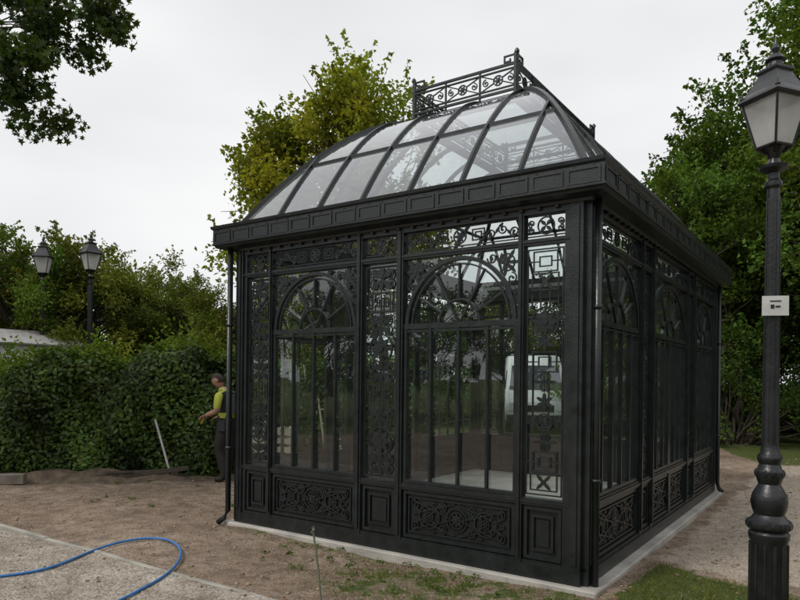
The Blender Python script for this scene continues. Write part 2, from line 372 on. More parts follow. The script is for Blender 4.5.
# ---- roof
E=.02; IX=1.34-E; IY=1.559-E; ZB=ZC+.33; ZTOP=4.84; HR=ZTOP-ZB
def fz(s): return ZB+HR*(1-(1-s)**1.72)
roof=MB(); rg=MB(); SS=[i/20 for i in range(21)]
def rib(fn,smax,side,w,d): 
    roof.sweep([fn(smax*i/18) for i in range(19)],side,w,d)
nF=7
for k in range(1,nF):
    x=E+(L-2*E)*k/nF; sm=min(1,(x-E)/IX,(L-E-x)/IX)
    rib(lambda s:(x,E+IY*s,fz(s)),sm,(1,0,0),.026,.055); rib(lambda s:(x,W-E-IY*s,fz(s)),sm,(1,0,0),.026,.055)
nS=9
for k in range(1,nS):
    y=E+(W-2*E)*k/nS; sm=min(1,(y-E)/IY,(W-E-y)/IY)
    rib(lambda s:(E+IX*s,y,fz(s)),sm,(0,1,0),.026,.055); rib(lambda s:(L-E-IX*s,y,fz(s)),sm,(0,1,0),.026,.055)
for sx in(0,1):
    for sy in(0,1):
        fn=lambda s:((E+IX*s) if not sx else (L-E-IX*s),(E+IY*s) if not sy else (W-E-IY*s),fz(s))
        side=(IY,-IX,0) if sx==sy else (IY,IX,0); rib(fn,1,side,.045,.07)
for s,w,d in((.0,.05,.05),(.34,.024,.045),(1,.07,.07)):
    x0,y0,x1,y1=E+IX*s,E+IY*s,L-E-IX*s,W-E-IY*s; z=fz(s)+.003
    for p,q,sd in(((x0,y0,z),(x1,y0,z),(0,1,0)),((x0,y1,z),(x1,y1,z),(0,1,0)),((x0,y0,z+.001),(x0,y1,z+.001),(1,0,0)),((x1,y0,z+.001),(x1,y1,z+.001),(1,0,0))): roof.sweep([p,q],sd,w,d)
for i in range(20):
    a,b=SS[i],SS[i+1]
    def q(s): return (E+IX*s,E+IY*s,L-E-IX*s,W-E-IY*s,fz(s))
    A=q(a);B=q(b)
    for pts in ([(A[0],A[1],A[4]),(A[2],A[1],A[4]),(B[2],B[1],B[4]),(B[0],B[1],B[4])],[(A[2],A[1],A[4]),(A[2],A[3],A[4]),(B[2],B[3],B[4]),(B[2],B[1],B[4])],[(A[2],A[3],A[4]),(A[0],A[3],A[4]),(B[0],B[3],B[4]),(B[2],B[3],B[4])],[(A[0],A[3],A[4]),(A[0],A[1],A[4]),(B[0],B[1],B[4]),(B[0],B[3],B[4])]):
        k=len(rg.v); rg.v+=pts; rg.f.append((k,k+1,k+2,k+3))
cx0,cy0,cx1,cy1=E+IX,E+IY,L-E-IX,W-E-IY
zt=fz(1)
k=len(rg.v); rg.v+=[(cx0,cy0,zt),(cx1,cy0,zt),(cx1,cy1,zt),(cx0,cy1,zt)]; rg.f.append((k,k+1,k+2,k+3))
for i in range(1,4): 
    y=cy0+(cy1-cy0)*i/4; roof.sweep([(cx0,y,zt),(cx1,y,zt)],(0,1,0),.03,.04)
# ---- cresting
cr=MB(); zt=ZTOP+.045
faces4=[(lambda s,z,n:(cx0+s,cy0-n,zt+z),cx1-cx0),(lambda s,z,n:(cx0+s,cy1+n,zt+z),cx1-cx0),(lambda s,z,n:(cx0-n,cy0+s,zt+z),cy1-cy0),(lambda s,z,n:(cx1+n,cy0+s,zt+z),cy1-cy0)]
for T,ln in faces4:
    t=.016
    for z,w in((.0,.04),(.07,.024),(.36,.026),(.31,.012),(.115,.012)): cr.bar(T,(0,z),(ln,z),w,.03)
    n=max(2,int(round(ln/.45))); st=ln/n
    for i in range(n):
        a=i*st; c=a+st/2
        if i: cr.bar(T,(a,.0),(a,.36),.018,.022)
        cr.rosette(T,(c,.21),.055,t*.8,.016,0,6)
        for sx in(-1,1):
            cr.bar(T,(c+sx*st*.48,.12),(c+sx*.055,.19),t*.7,.014); cr.bar(T,(c+sx*st*.48,.305),(c+sx*.055,.235),t*.7,.014)
            cr.spiral(T,(c+sx*st*.33,.21),.045,PI/2,-sx*1.2,t*.7,.014)
    for x in(0,ln):
        sg=1 if x==0 else -1
        cr.bar(T,(x+sg*.012,-.06),(x+sg*.012,.47),.034,.034)
        cr.ribbon(T,[(x+sg*.02,.455),(x+sg*.15,.455),(x+sg*.15,.39),(x+sg*.08,.39),(x+sg*.08,.42)],.016,.02)
for x,y in((cx0,cy0),(cx1,cy0),(cx0,cy1),(cx1,cy1)):
    cr.lathe((x,y),[(.012,zt+.46),(.03,zt+.475),(.026,zt+.50),(.008,zt+.52)],8)
# pipes
pipe=MB()
for (x,y),(ox,oy) in(((0,0),(-.035,-.11)),((L,W),(.08,.03)),((L,0),(.085,.06))):
    px,py=x+ox,y+oy
    if (x,y)==(L,0): P=[(px,py,.04),(px,py,ZC+.02)]
    elif (x,y)==(0,0): P=[(px-.10,py-.06,.04),(px-.04,py-.02,.10),(px,py,.18),(px,py,ZC+.03)]
    else: P=[(px+ox*.9,py+oy*.9,.05),(px+ox*.3,py+oy*.3,.10),(px,py,.18),(px,py,ZC+.03)]
    pipe.tube(P,.031,12)
    for z in(.9,2.3): pipe.tube([(px,py,z-.015),(px,py,z+.015)],.040,12)
frame.obj('frame',GH,M_iron); orn.obj('ironwork',GH,M_iron); plate.obj('lower_panels',GH,M_irond)
gl.obj('window_panes',GH,M_glass); corn.obj('cornice',GH,M_iron); roof.obj('roof_ribs',GH,M_iron)
g=rg.obj('roof_glass',GH,M_rglass)
bm=bmesh.new(); bm.from_mesh(g.data); bmesh.ops.remove_doubles(bm,verts=bm.verts,dist=1e-4); bmesh.ops.recalc_face_normals(bm,faces=bm.faces); bm.to_mesh(g.data); bm.free()
cr.obj('cresting',GH,M_iron); pipe.obj('downpipes',GH,M_iron,smooth=True)
sl=MB(); sl.box((-.11,-.11,-.2),(L+.15,W+.16,.054)); so=sl.obj('foundation_slab',GH,M_floor)
so.modifiers.new('b','BEVEL').width=.012

# ================================================================ GROUND
def sm(a,b,x): t=np.clip((x-a)/(b-a),0,1); return t*t*(3-2*t)
def zone_grass(X,Y):
    dx=X-gx;dy=Y-gy; lx=dx*math.cos(ANG)-dy*math.sin(ANG); ly=dx*math.sin(ANG)+dy*math.cos(ANG)
    g=1.15*sm(.12,.4,lx-L)*sm(1.6,1.0,ly+.25*(lx-L))*sm(-2.2,-1.2,ly+1.2)
    g=np.maximum(g,.66*sm(1.1,.3,np.abs(ly+.65))*sm(1.2,2.6,lx))
    g=np.maximum(g,.55*sm(.35,.1,-ly-.12)*sm(-.3,.2,lx)*(ly<0))
    g=np.maximum(g,sm(13.2,14.2,Y)*sm(7.3,7.9,X-(Y-14)*.2))
    g=np.maximum(g,sm(17,22,Y)); g=np.maximum(g,sm(12,15,np.abs(X))); g=np.maximum(g,sm(0,-4,Y))
    return g
def zone_sand(X,Y):
    dx=X-gx;dy=Y-gy; lx=dx*math.cos(ANG)-dy*math.sin(ANG); ly=dx*math.sin(ANG)+dy*math.cos(ANG)
    return sm(.1,.5,lx-L)*sm(.9,1.6,ly)
ax=np.concatenate([-np.geomspace(600,10.4,40),np.arange(-10.2,10.21,.12),np.geomspace(10.4,600,40)])
ay=np.concatenate([-np.geomspace(600,1.3,34),np.arange(-1.2,18,.12),np.geomspace(18.1,900,44)])
GX,GY=np.meshgrid(ax,ay); nx,ny=len(ax),len(ay)
V=np.stack([GX.ravel(),GY.ravel(),gh(GX,GY).ravel()],1)
def fastmesh(name,V,F):
    me=bpy.data.meshes.new(name); me.vertices.add(len(V)); me.vertices.foreach_set('co',V.astype(np.float32).ravel())
    k=F.shape[1]; me.loops.add(F.size); me.loops.foreach_set('vertex_index',F.astype(np.int32).ravel())
    me.polygons.add(len(F)); me.polygons.foreach_set('loop_start',np.arange(0,F.size,k,dtype=np.int32)); me.update(calc_edges=True); return me
ii=np.arange(nx*ny).reshape(ny,nx)
F=np.stack([ii[:-1,:-1].ravel(),ii[:-1,1:].ravel(),ii[1:,1:].ravel(),ii[1:,:-1].ravel()],1)
me=fastmesh('ground',V,F); me.polygons.foreach_set('use_smooth',[True]*len(F))
at=me.color_attributes.new('zone','FLOAT_COLOR','POINT'); zg=zone_grass(V[:,0],V[:,1]); zs=zone_sand(V[:,0],V[:,1])
at.data.foreach_set('color',np.stack([zg,zs,zg*0,zg*0+1],1).astype(np.float32).ravel())
m,nt=nodes('ground_soil'); LK=nt.links.new
out=N(nt,'ShaderNodeOutputMaterial'); p=N(nt,'ShaderNodeBsdfPrincipled'); p.inputs['Roughness'].default_value=.95; p.inputs['Specular IOR Level'].default_value=.15
tc=N(nt,'ShaderNodeTexCoord')
def noise(sc,det=4,rough=.62):
    n=N(nt,'ShaderNodeTexNoise'); n.inputs['Scale'].default_value=sc; n.inputs['Detail'].default_value=det; n.inputs['Roughness'].default_value=rough
    LK(tc.outputs['Object'],n.inputs['Vector']); return n
nA=noise(.55,5);nB=noise(5);nC=noise(45,3);nD=noise(2.2)
r1=ramp(nt,nA.outputs['Fac'],[(.3,(.19,.14,.103)),(.5,(.285,.22,.168)),(.7,(.39,.315,.25))])
r2=ramp(nt,nC.outputs['Fac'],[(.3,(.55,.55,.55)),(.5,(.95,.95,.95)),(.72,(1.45,1.42,1.35))])
def mix(bt,a,b,fac=None,f=1):
    x=N(nt,'ShaderNodeMix'); x.data_type='RGBA'; x.blend_type=bt; x.inputs[0].default_value=f
    if fac is not None: LK(fac,x.inputs[0])
    LK(a,x.inputs[6]); LK(b,x.inputs[7]); return x.outputs[2]
r3=ramp(nt,nB.outputs['Fac'],[(.35,(.66,.64,.62)),(.6,(1.10,1.10,1.10))])
dirt=mix('MULTIPLY',mix('MULTIPLY',r1.outputs[0],r2.outputs[0]),r3.outputs[0])
sandr=ramp(nt,nB.outputs['Fac'],[(.3,(.33,.275,.22)),(.7,(.48,.415,.345))])
sand=mix('MULTIPLY',sandr.outputs[0],r2.outputs[0])
gr=ramp(nt,nC.outputs['Fac'],[(.3,(.045,.06,.018)),(.7,(.11,.14,.045))])
zt_=N(nt,'ShaderNodeAttribute'); zt_.attribute_name='zone'; sp=N(nt,'ShaderNodeSeparateColor'); LK(zt_.outputs['Color'],sp.inputs[0])
def mask(ch,nz,k=.55):
    a=N(nt,'ShaderNodeMath',operation='SUBTRACT'); LK(nz,a.inputs[0]); a.inputs[1].default_value=.5
    b=N(nt,'ShaderNodeMath',operation='MULTIPLY_ADD'); LK(a.outputs[0],b.inputs[0]); b.inputs[1].default_value=1.6; LK(sp.outputs[ch],b.inputs[2])
    c=N(nt,'ShaderNodeMapRange'); c.interpolation_type='SMOOTHSTEP'; LK(b.outputs[0],c.inputs[0]); c.inputs[1].default_value=k-.12; c.inputs[2].default_value=k+.12; return c.outputs[0]
c1=mix('MIX',dirt,sand,mask(1,nD.outputs['Fac'])); c2=mix('MIX',c1,gr.outputs[0],mask(0,nB.outputs['Fac'],.66))
LK(c2,p.inputs['Base Color'])
bp=N(nt,'ShaderNodeBump'); bp.inputs['Strength'].default_value=.9; bp.inputs['Distance'].default_value=.045
ad=N(nt,'ShaderNodeMath',operation='MULTIPLY_ADD'); LK(nC.outputs['Fac'],ad.inputs[0]); ad.inputs[1].default_value=.4; LK(nB.outputs['Fac'],ad.inputs[2])
LK(ad.outputs[0],bp.inputs['Height']); LK(bp.outputs[0],p.inputs['Normal']); LK(p.outputs[0],out.inputs[0])
mobj('ground',me,None,m)

# gravel strip + edging
e0=np.array([-4.46,7.40]); ed=np.array([math.cos(ANG),-math.sin(ANG)]); en=np.array([-math.sin(ANG),-math.cos(ANG)])
def EP(s,n): q=e0+ed*s+en*n; return q[0],q[1]
S=np.arange(-9,9.01,.15); NN=np.arange(0,3.31,.15)
A,B=np.meshgrid(S,NN); Xg=e0[0]+ed[0]*A+en[0]*B; Yg=e0[1]+ed[1]*A+en[1]*B
ii=np.arange(A.size).reshape(A.shape); F=np.stack([ii[:-1,:-1].ravel(),ii[1:,:-1].ravel(),ii[1:,1:].ravel(),ii[:-1,1:].ravel()],1)
me=fastmesh('gravel_path',np.stack([Xg.ravel(),Yg.ravel(),gh(Xg,Yg).ravel()+.014],1),F)
m,nt=nodes('gravel'); LK=nt.links.new; out=N(nt,'ShaderNodeOutputMaterial'); p=N(nt,'ShaderNodeBsdfPrincipled'); p.inputs['Roughness'].default_value=.92
tc=N(nt,'ShaderNodeTexCoord'); vo=N(nt,'ShaderNodeTexVoronoi'); vo.inputs['Scale'].default_value=55; LK(tc.outputs['Object'],vo.inputs['Vector'])
no=noise(1.1); n5=noise(4.5); rr=ramp(nt,no.outputs['Fac'],[(.32,(.27,.22,.175)),(.5,(.37,.325,.275)),(.68,(.47,.43,.38))])
hs=ramp(nt,vo.outputs['Color'],[(.1,(.55,.55,.55)),(.9,(1.35,1.33,1.3))]); h5=ramp(nt,n5.outputs['Fac'],[(.35,(.68,.65,.61)),(.6,(1.08,1.08,1.08))])
LK(mix('MULTIPLY',mix('MULTIPLY',rr.outputs[0],hs.outputs[0]),h5.outputs[0]),p.inputs['Base Color'])
bp=N(nt,'ShaderNodeBump'); bp.inputs['Strength'].default_value=.8; bp.inputs['Distance'].default_value=.012; bp.invert=True; LK(vo.outputs['Distance'],bp.inputs['Height']); LK(bp.outputs[0],p.inputs['Normal']); LK(p.outputs[0],out.inputs[0])
mobj('gravel_path',me,None,m)
kb=MB()
s=-9.0
while s<9:
    a=EP(s+.006,random.uniform(-.008,.008));b=EP(s+.99,random.uniform(-.008,.008)); kb.sweep([(a[0],a[1],-.046+random.uniform(-.007,.007)),(b[0],b[1],-.046+random.uniform(-.007,.007))],(en[0],en[1],0),.05,.15); s+=1
ko=kb.obj('path_kerb',None,M_conc); ko.modifiers.new('b','BEVEL').width=.008

def stones(name,X,Y,R,mat,parent=None):
    base=np.array([(1,0,0),(-1,0,0),(0,1,0),(0,-1,0),(0,0,1),(0,0,-1)],float); fc=np.array([(0,2,4),(2,1,4),(1,3,4),(3,0,4),(2,0,5),(1,2,5),(3,1,5),(0,3,5)])
    n=len(X); V=np.empty((n,6,3)); sc=R[:,None]*RNG.uniform(.6,1.3,(n,3)); sc[:,2]*=.6
    an=RNG.uniform(0,2*PI,n); ca,sa=np.cos(an),np.sin(an)
    b=base[None]*sc[:,None,:]*RNG.uniform(.75,1.2,(n,6,1)); V[:,:,0]=b[:,:,0]*ca[:,None]-b[:,:,1]*sa[:,None]+X[:,None]; V[:,:,1]=b[:,:,0]*sa[:,None]+b[:,:,1]*ca[:,None]+Y[:,None]
    V[:,:,2]=b[:,:,2]+(gh(X,Y)+R*.15)[:,None]
    F=(fc[None]+6*np.arange(n)[:,None,None]).reshape(-1,3)
    me=fastmesh(name,V.reshape(-1,3),F); at=me.color_attributes.new('tint','FLOAT_COLOR','POINT')
    t=np.repeat(RNG.uniform(.55,1.3,(n,1)),6,0); at.data.foreach_set('color',np.concatenate([t,t*.97,t*.93,t*0+1],1).astype(np.float32).ravel())
    return mobj(name,me,parent,mat)
def stonemat(name,col):
    m,nt=nodes(name); out=N(nt,'ShaderNodeOutputMaterial'); p=N(nt,'ShaderNodeBsdfDiffuse')
    a=N(nt,'ShaderNodeAttribute'); a.attribute_name='tint'; x=N(nt,'ShaderNodeMix'); x.data_type='RGBA'; x.blend_type='MULTIPLY'; x.inputs[0].default_value=1
    x.inputs[7].default_value=(*col,1); nt.links.new(a.outputs['Color'],x.inputs[6]); nt.links.new(x.outputs[2],p.inputs[0]); nt.links.new(p.outputs[0],out.inputs[0]); return m
n=14000; s_=RNG.uniform(-4,7,n); q_=RNG.uniform(.05,3.2,n); Rg=RNG.uniform(.005,.015,n)
Xs,Ys=e0[0]+ed[0]*s_+en[0]*q_,e0[1]+ed[1]*s_+en[1]*q_
gs=stones('gravel_stones',Xs,Ys,Rg,stonemat('gravel_stone',(.42,.38,.33))); gs.location.z=.012
X=RNG.uniform(-8,9,36000);Y=RNG.uniform(4.3,15,36000); dx=X-gx;dy=Y-gy; lx=dx*math.cos(ANG)-dy*math.sin(ANG); ly=dx*math.sin(ANG)+dy*math.cos(ANG)
out_=~((lx>-.15)&(lx<L+.18)&(ly>-.15)&(ly<W+.2)) & (((X-e0[0])*en[0]+(Y-e0[1])*en[1])<-.05)
X,Y=X[out_],Y[out_]; R=RNG.uniform(.003,.012,len(X))*np.where(RNG.random(len(X))<.05,2.6,1)
stones('pebbles',X,Y,R,stonemat('pebble',(.33,.27,.21)))

# ================================================================ FOLIAGE
T_oval=np.array([(-.5,0),(-.1,-.28),(.25,-.2),(.5,0),(.25,.2),(-.1,.28)])
T_maple=np.array([(-.5,0),(-.28,-.1),(-.38,-.42),(-.05,-.22),(.1,-.5),(.2,-.16),(.55,0),(.2,.16),(.1,.5),(-.05,.22),(-.38,.42),(-.28,.1)])
T_diam=np.array([(-.5,0),(0,-.3),(.5,0),(0,.3)])
def leafmesh(name,C,size,tint,tpl=T_diam,up=.4,nrm=None):
    n=len(C);k=len(tpl)
    nv=RNG.normal(size=(n,3)); nv/=np.linalg.norm(nv,axis=1)[:,None]; nv[:,2]+=up
    if nrm is not None: nv=nv*.75+nrm
    nv/=np.linalg.norm(nv,axis=1)[:,None]
    t=np.cross(nv,RNG.normal(size=(n,3))); t/=np.linalg.norm(t,axis=1)[:,None]+1e-9; b=np.cross(nv,t)
    sz=size*RNG.uniform(.65,1.35,n)
    V=C[:,None,:]+(t[:,None,:]*tpl[None,:,0,None]+b[:,None,:]*tpl[None,:,1,None]+nv[:,None,:]*(np.abs(tpl[None,:,1,None])*.35-(tpl[None,:,0,None]**2)*.3))*sz[:,None,None]
    me=fastmesh(name,V.reshape(-1,3),np.arange(n*k).reshape(n,k))
    at=me.color_attributes.new('tint','FLOAT_COLOR','POINT'); tt=np.repeat(tint,k,0)
    at.data.foreach_set('color',np.concatenate([tt,np.ones((n*k,1))],1).astype(np.float32).ravel()); return me
def clump_leaves(cl,per,rngt=.35,outl=1.2,shoots=0,frac=.22):
    Cs=[];Ts=[]
    for (x,y,z,r) in cl:
        n=int(per*(r**2)); d=RNG.normal(size=(n,3)); d/=np.linalg.norm(d,axis=1)[:,None]; rad=r*RNG.random(n)**.5*np.where(RNG.random(n)<.12,outl,1)
        d[:,2]*=.72; P=np.array([x,y,z])+d*rad[:,None]+RNG.normal(size=(n,3))*r*.08
        if shoots:
            m=int(n*frac); ns=max(2,int(shoots)); dirs=RNG.normal(size=(ns,3)); dirs[:,2]=np.abs(dirs[:,2])+.5; dirs/=np.linalg.norm(dirs,axis=1)[:,None]
            which=RNG.integers(0,ns,m); tt=RNG.uniform(.6,1.5,m); P[:m]=np.array([x,y,z])+dirs[which]*(tt*r)[:,None]+RNG.normal(size=(m,3))*r*.1*(1.8-tt)[:,None]
        Cs.append(P)
        b=RNG.uniform(1-rngt,1+rngt); w=RNG.uniform(-.12,.18)
        t=b*RNG.uniform(.7,1.3,n); Ts.append(np.stack([t*(1+w),t,t*(1-w*.8)],1))
    return np.concatenate(Cs),np.concatenate(Ts)
def limb(mb,a,b,r0,r1,wob=.12,n=6):
    a=Vector(a);b=Vector(b);P=[];L_=(b-a).length
    for i in range(n+1):
        t=i/n; q=a.lerp(b,t); k=math.sin(PI*t)
        q+=Vector((random.uniform(-1,1),random.uniform(-1,1),random.uniform(-.3,1)))*wob*L_*k*.5; P.append(q)
    mb.tube(P,[r0+(r1-r0)*i/n for i in range(n+1)],7); return P
def crown(c,rx,rz,n,r,low=-.75,shape=1.0):
    cl=[]
    while len(cl)<n:
        d=RNG.normal(size=3); d/=np.linalg.norm(d)
        if d[2]<low: continue
        rad=RNG.uniform(.45,1.0)**.6; k=RNG.uniform(.80,1.12)
        taper=1 if d[2]<0 else (1-.35*shape*d[2])
        cl.append((c[0]+d[0]*rx*rad*taper*k,c[1]+d[1]*rx*rad*taper*k,c[2]+d[2]*rz*rad*k,r*RNG.uniform(.6,1.3)))
    return cl
def tree_meshes(name,h,c,rx,rz,n,r,per,leaf,tpl=T_diam,tr=.18,low=-.75,shape=1.,cl=None,shoots=4):
    cl=cl or crown(c,rx,rz,n,r,low,shape)
    mb=MB(); top=(c[0],c[1],c[2]+rz*.5); tp=limb(mb,(0,0,-.15),top,tr,tr*.25,.05,9)
    for (x,y,z,rr) in cl:
        t=min(.95,max(.25,(z-rr)/top[2]-.18)); i=t*9; a=tp[int(i)].lerp(tp[min(9,int(i)+1)],i-int(i))
        P=limb(mb,a,(x,y,z),tr*.3*(1-t*.5),.012,.22,5)
        for _ in range(2):
            e=Vector((x,y,z))+Vector(RNG.normal(size=3))*rr*.55; limb(mb,P[3],e,.02,.006,.15,3)
    C,T=clump_leaves(cl,per,shoots=shoots)
    bm_=pymesh(name+'_branches',mb.v,mb.f); bm_.materials.append(M_bark)
    return bm_,C,T
LM_back=leafmat('leaves_yellowgreen',(.215,.235,.035),.35,gloss=False)
LM_olive=leafmat('leaves_olive',(.165,.195,.048),.32,gloss=False)
LM_dark=leafmat('leaves_dark',(.052,.092,.022),.28,gloss=False)
LM_mid=leafmat('leaves_mid',(.095,.155,.032),.32,gloss=False)
LM_maple=leafmat('leaves_maple',(.042,.078,.014),.3)
LM_ivy=leafmat('leaves_ivy',(.060,.115,.024),.22,.42)
def place(name,br,lv,mat,loc,rz=0,sc=1,shadow=True):
    e=empty(name,loc,rz); e.scale=(sc,sc,sc) if not isinstance(sc,tuple) else sc
    o=bpy.data.objects.new('trunk_and_limbs',br); link(o,e)
    o2=bpy.data.objects.new('foliage',lv); link(o2,e)
    if len(lv.materials)==0: lv.materials.append(mat)
    else:
        o2.material_slots[0].link='OBJECT'; o2.material_slots[0].material=mat
    return e
br,C,T=tree_meshes('back_tree',9.3,(0,0,5.9),2.75,3.5,115,.62,1050,.11,tr=.2,shape=.75,shoots=4)
lv=leafmesh('back_tree_leaves',C,.12,T); place('maple_tree',br,lv,LM_back,(-1.35,16.5,0))
VAR=[]
for i,(cz,rx,rz,n,r) in enumerate([(5.6,3.0,3.4,85,.68),(5.0,2.8,3.6,80,.64),(4.6,3.2,2.9,85,.68)]):
    br,C,T=tree_meshes('broadleaf%d'%i,9,(0,0,cz),rx,rz,n,r,880,.17,tr=.22,low=-.95,shape=.5)
    VAR.append((br,leafmesh('broadleaf_leaves%d'%i,C,.135,T)))
br,C,T=tree_meshes('tall_tree',16,(0,0,8.6),5.0,7.0,210,1.0,430,.15,tr=.4,low=-.9,shape=.4,shoots=5)
TALL=(br,leafmesh('tall_tree_leaves',C,.165,T))
def bush(name,rx,rz,n,r,per,leaf):
    cl=[]
    while len(cl)<n:
        d=RNG.normal(size=3); d/=np.linalg.norm(d); d[2]=abs(d[2]); q=RNG.uniform(.5,1)**.5*RNG.uniform(.8,1.15)
        cl.append((d[0]*rx*q,d[1]*rx*q,.3+d[2]*(rz-.3)*q,r*RNG.uniform(.5,1.2)))
    mb=MB()
    for (x,y,z,rr) in cl: limb(mb,(x*.15,y*.15,-.1),(x,y,z),.04,.01,.15,5)
    C,T=clump_leaves(cl,per,shoots=4,frac=.3); b=pymesh(name,mb.v,mb.f); b.materials.append(M_bark)
    return b,leafmesh(name+'_leaves',C,leaf,T)
BU=[bush('bush0',2.2,3.0,80,.48,640,.11),bush('bush1',1.8,2.4,65,.43,720,.10)]
for (X,Y,v,sc,rz,mt) in [(9.0,20.5,1,.98,0.3,LM_mid),(11.9,21.5,0,1.26,1.9,LM_mid),(12.2,25,0,1.25,2.5,LM_dark)]:
    place('broadleaf_tree',VAR[v][0],VAR[v][1],mt,(X,Y,-.1),rz,sc)
place('tall_tree',TALL[0],TALL[1],LM_mid,(14.3,17.2,-.1),.6,1.0); place('tall_tree',TALL[0],TALL[1],LM_dark,(19,22,-.1),2.6,1.1)
for (X,Y,v,sc,rz,mt) in [(-12.6,19.5,0,.70,0,LM_olive),(-10.9,18.8,1,.66,2,LM_mid),(-9.6,20,2,.74,1,LM_olive),(-15.5,20,1,.74,3,LM_mid),(-6.6,21,0,.54,4,LM_olive),(-8.2,22,1,.66,5,LM_olive),(-5.0,22,2,.5,.7,LM_olive)]:
    place('broadleaf_tree',VAR[v][0],VAR[v][1],mt,(X,Y,-.1),rz,sc)
for (X,Y,v,sc,rz,mt) in [(-5.2,16.5,0,.92,0,LM_olive),(-7.0,15.4,1,.95,2,LM_olive),(-3.2,17.5,1,1.25,2.5,LM_olive),(-7.4,13.4,1,.85,.5,LM_dark),(-8.9,14.2,0,.72,1.5,LM_mid)]:
    place('shrub',BU[v][0],BU[v][1],mt,(X,Y,-.05),rz,sc)
for (X,Y,v,sc,rz,mt) in [(9.4,18.6,0,.95,0,LM_dark),(12.3,17.6,1,1.2,2,LM_dark),(7.0,21.5,1,1.3,1,LM_mid),(14.8,16.4,0,1.1,4,LM_dark)]:
    place('shrub',BU[v][0],BU[v][1],mt,(X,Y,-.05),rz,sc)
TLn=empty('tree_line')
def tl(X,Y,v,sc,mt,rz):
    for me_,m_ in((VAR[v][0],None),(VAR[v][1],mt)):
        o=bpy.data.objects.new('tree_line_part',me_); o.location=(X,Y,-.4); o.rotation_euler=(0,0,rz); o.scale=(sc,sc,sc*.9); link(o,TLn)
        if m_: o.material_slots[0].link='OBJECT'; o.material_slots[0].material=m_
for i in range(17):
    X=-26+i*3.4+random.uniform(-.8,.8); tl(X,27+random.uniform(-1.5,2.5),i%3,random.uniform(.66,.84)*(1.25 if X>8 else 1),random.choice([LM_dark,LM_mid,LM_olive]),random.uniform(0,6))
for i in range(14):  # added row behind the camera, unseen; gives the glass trees to reflect
    X=-34+i*5.4+random.uniform(-1,1); tl(X,-17+random.uniform(-2,2),i%3,random.uniform(.9,1.2),random.choice([LM_dark,LM_mid]),random.uniform(0,6))
for i in range(7):
    tl(-24+random.uniform(-2,2),-10+i*5.5,i%3,random.uniform(.8,1.1),LM_mid,i); tl(24+random.uniform(-2,2),-10+i*5.5,i%3,random.uniform(1,1.3),LM_dark,i)
UG=empty('undergrowth')
for i in range(26):
    X=-24+i*2.0+random.uniform(-.5,.5); v=i%2
    for me_,m_ in((BU[v][0],None),(BU[v][1],[LM_dark,LM_mid][i%2])):
        o=bpy.data.objects.new('undergrowth_part',me_); o.location=(X,24.3+random.uniform(-.8,.8),-.2); o.rotation_euler=(0,0,i); sc=random.uniform(.8,1.1); o.scale=(sc*1.1,sc,sc); link(o,UG)
        if m_: o.material_slots[0].link='OBJECT'; o.material_slots[0].material=m_
# near maple, trunk off frame left, branch hanging in
TX,TY=-8.2,8.6
vis=[(-4.31,5.77),(-3.86,5.75),(-3.45,5.72),(-3.22,5.60),(-4.09,5.40),(-3.72,5.45),(-4.31,5.02),(-4.08,4.88),(-3.98,4.66),(-4.26,4.72),(-4.5,5.4),(-3.5,6.0),(-4.0,6.05),(-4.5,6.1),(-3.3,5.85),(-4.45,5.2),(-4.75,4.9),(-4.8,5.6),(-4.15,5.2),(-4.15,5.62),(-3.65,5.85),(-4.3,5.9),(-4.42,4.65),(-3.95,5.15),(-3.9,5.6),(-4.4,4.85),(-4.2,5.4)]
cl=[(x-TX,7.5-TY+random.uniform(-.4,.4),z,random.uniform(.19,.28)) for x,z in vis]
vis_n=len(cl)
while len(cl)<88:
    d=RNG.normal(size=3); d/=np.linalg.norm(d); q=RNG.uniform(.3,1)**.5
    x,y,z=TX+d[0]*3*q,TY+d[1]*3*q,7.2+d[2]*2.6*q
    if x/max(y,.5)>-.74 and z<1.7+.6*y+.6: continue
    cl.append((x-TX,y-TY,z,RNG.uniform(.35,.6)))
mb=MB(); tp=limb(mb,(0,0,-.1),(.2,-.1,8.4),.24,.05,.04,9)
mainp=limb(mb,tp[5],(-4.9-TX,7.6-TY,5.75),.09,.03,.06,7)
for i,(x,y,z,r) in enumerate(cl):
    if i<vis_n: limb(mb,mainp[random.choice([5,6,7])],(x,y,z),.012,.004,.12,5)
    else: limb(mb,tp[random.choice([4,5,6,7])],(x,y,z),.05,.01,.15,5)
C1,T1=clump_leaves(cl[:vis_n],2500,.3); C2,T2=clump_leaves(cl[vis_n:],900,.3)
br=pymesh('near_maple_branches',mb.v,mb.f); br.materials.append(M_bark)
place('maple_tree',br,leafmesh('near_maple_leaves',np.concatenate([C1,C2]),.08,np.concatenate([T1,T2]),T_maple,.6),LM_maple,(TX,TY,0))

# ivy hedge
HP=[(-10.5,10.6),(-6.6,11.15),(-5.6,11.55),(-4.4,11.75),(-2.0,12.2),(.6,13.0)]
seg=[];tot=0
for a,b in zip(HP[:-1],HP[1:]):
    l=math.hypot(b[0]-a[0],b[1]-a[1]); seg.append((tot,l,a,b)); tot+=l
def hp(s):
    x=np.interp(s,[q[0] for q in seg]+[tot],[p_[0] for p_ in HP]); y=np.interp(s,[q[0] for q in seg]+[tot],[p_[1] for p_ in HP]); return x,y
hn=np.array([.13,-.99])
def hh(s): return np.interp(s,[0,3.0,3.45,3.9,4.5,7,9.3,tot],[1.75,1.95,1.15,1.5,2.02,2.05,1.85,1.75])+.10*np.sin(s*1.9+.5)+.08*np.sin(s*4.1)+.06*np.sin(s*8.3)
def bul(s,z): return .13*np.sin(1.9*s+z*1.3)+.11*np.sin(3.7*s-2.4*z+1)+.07*np.sin(7*s+5*z)
IH=empty('ivy_hedge')
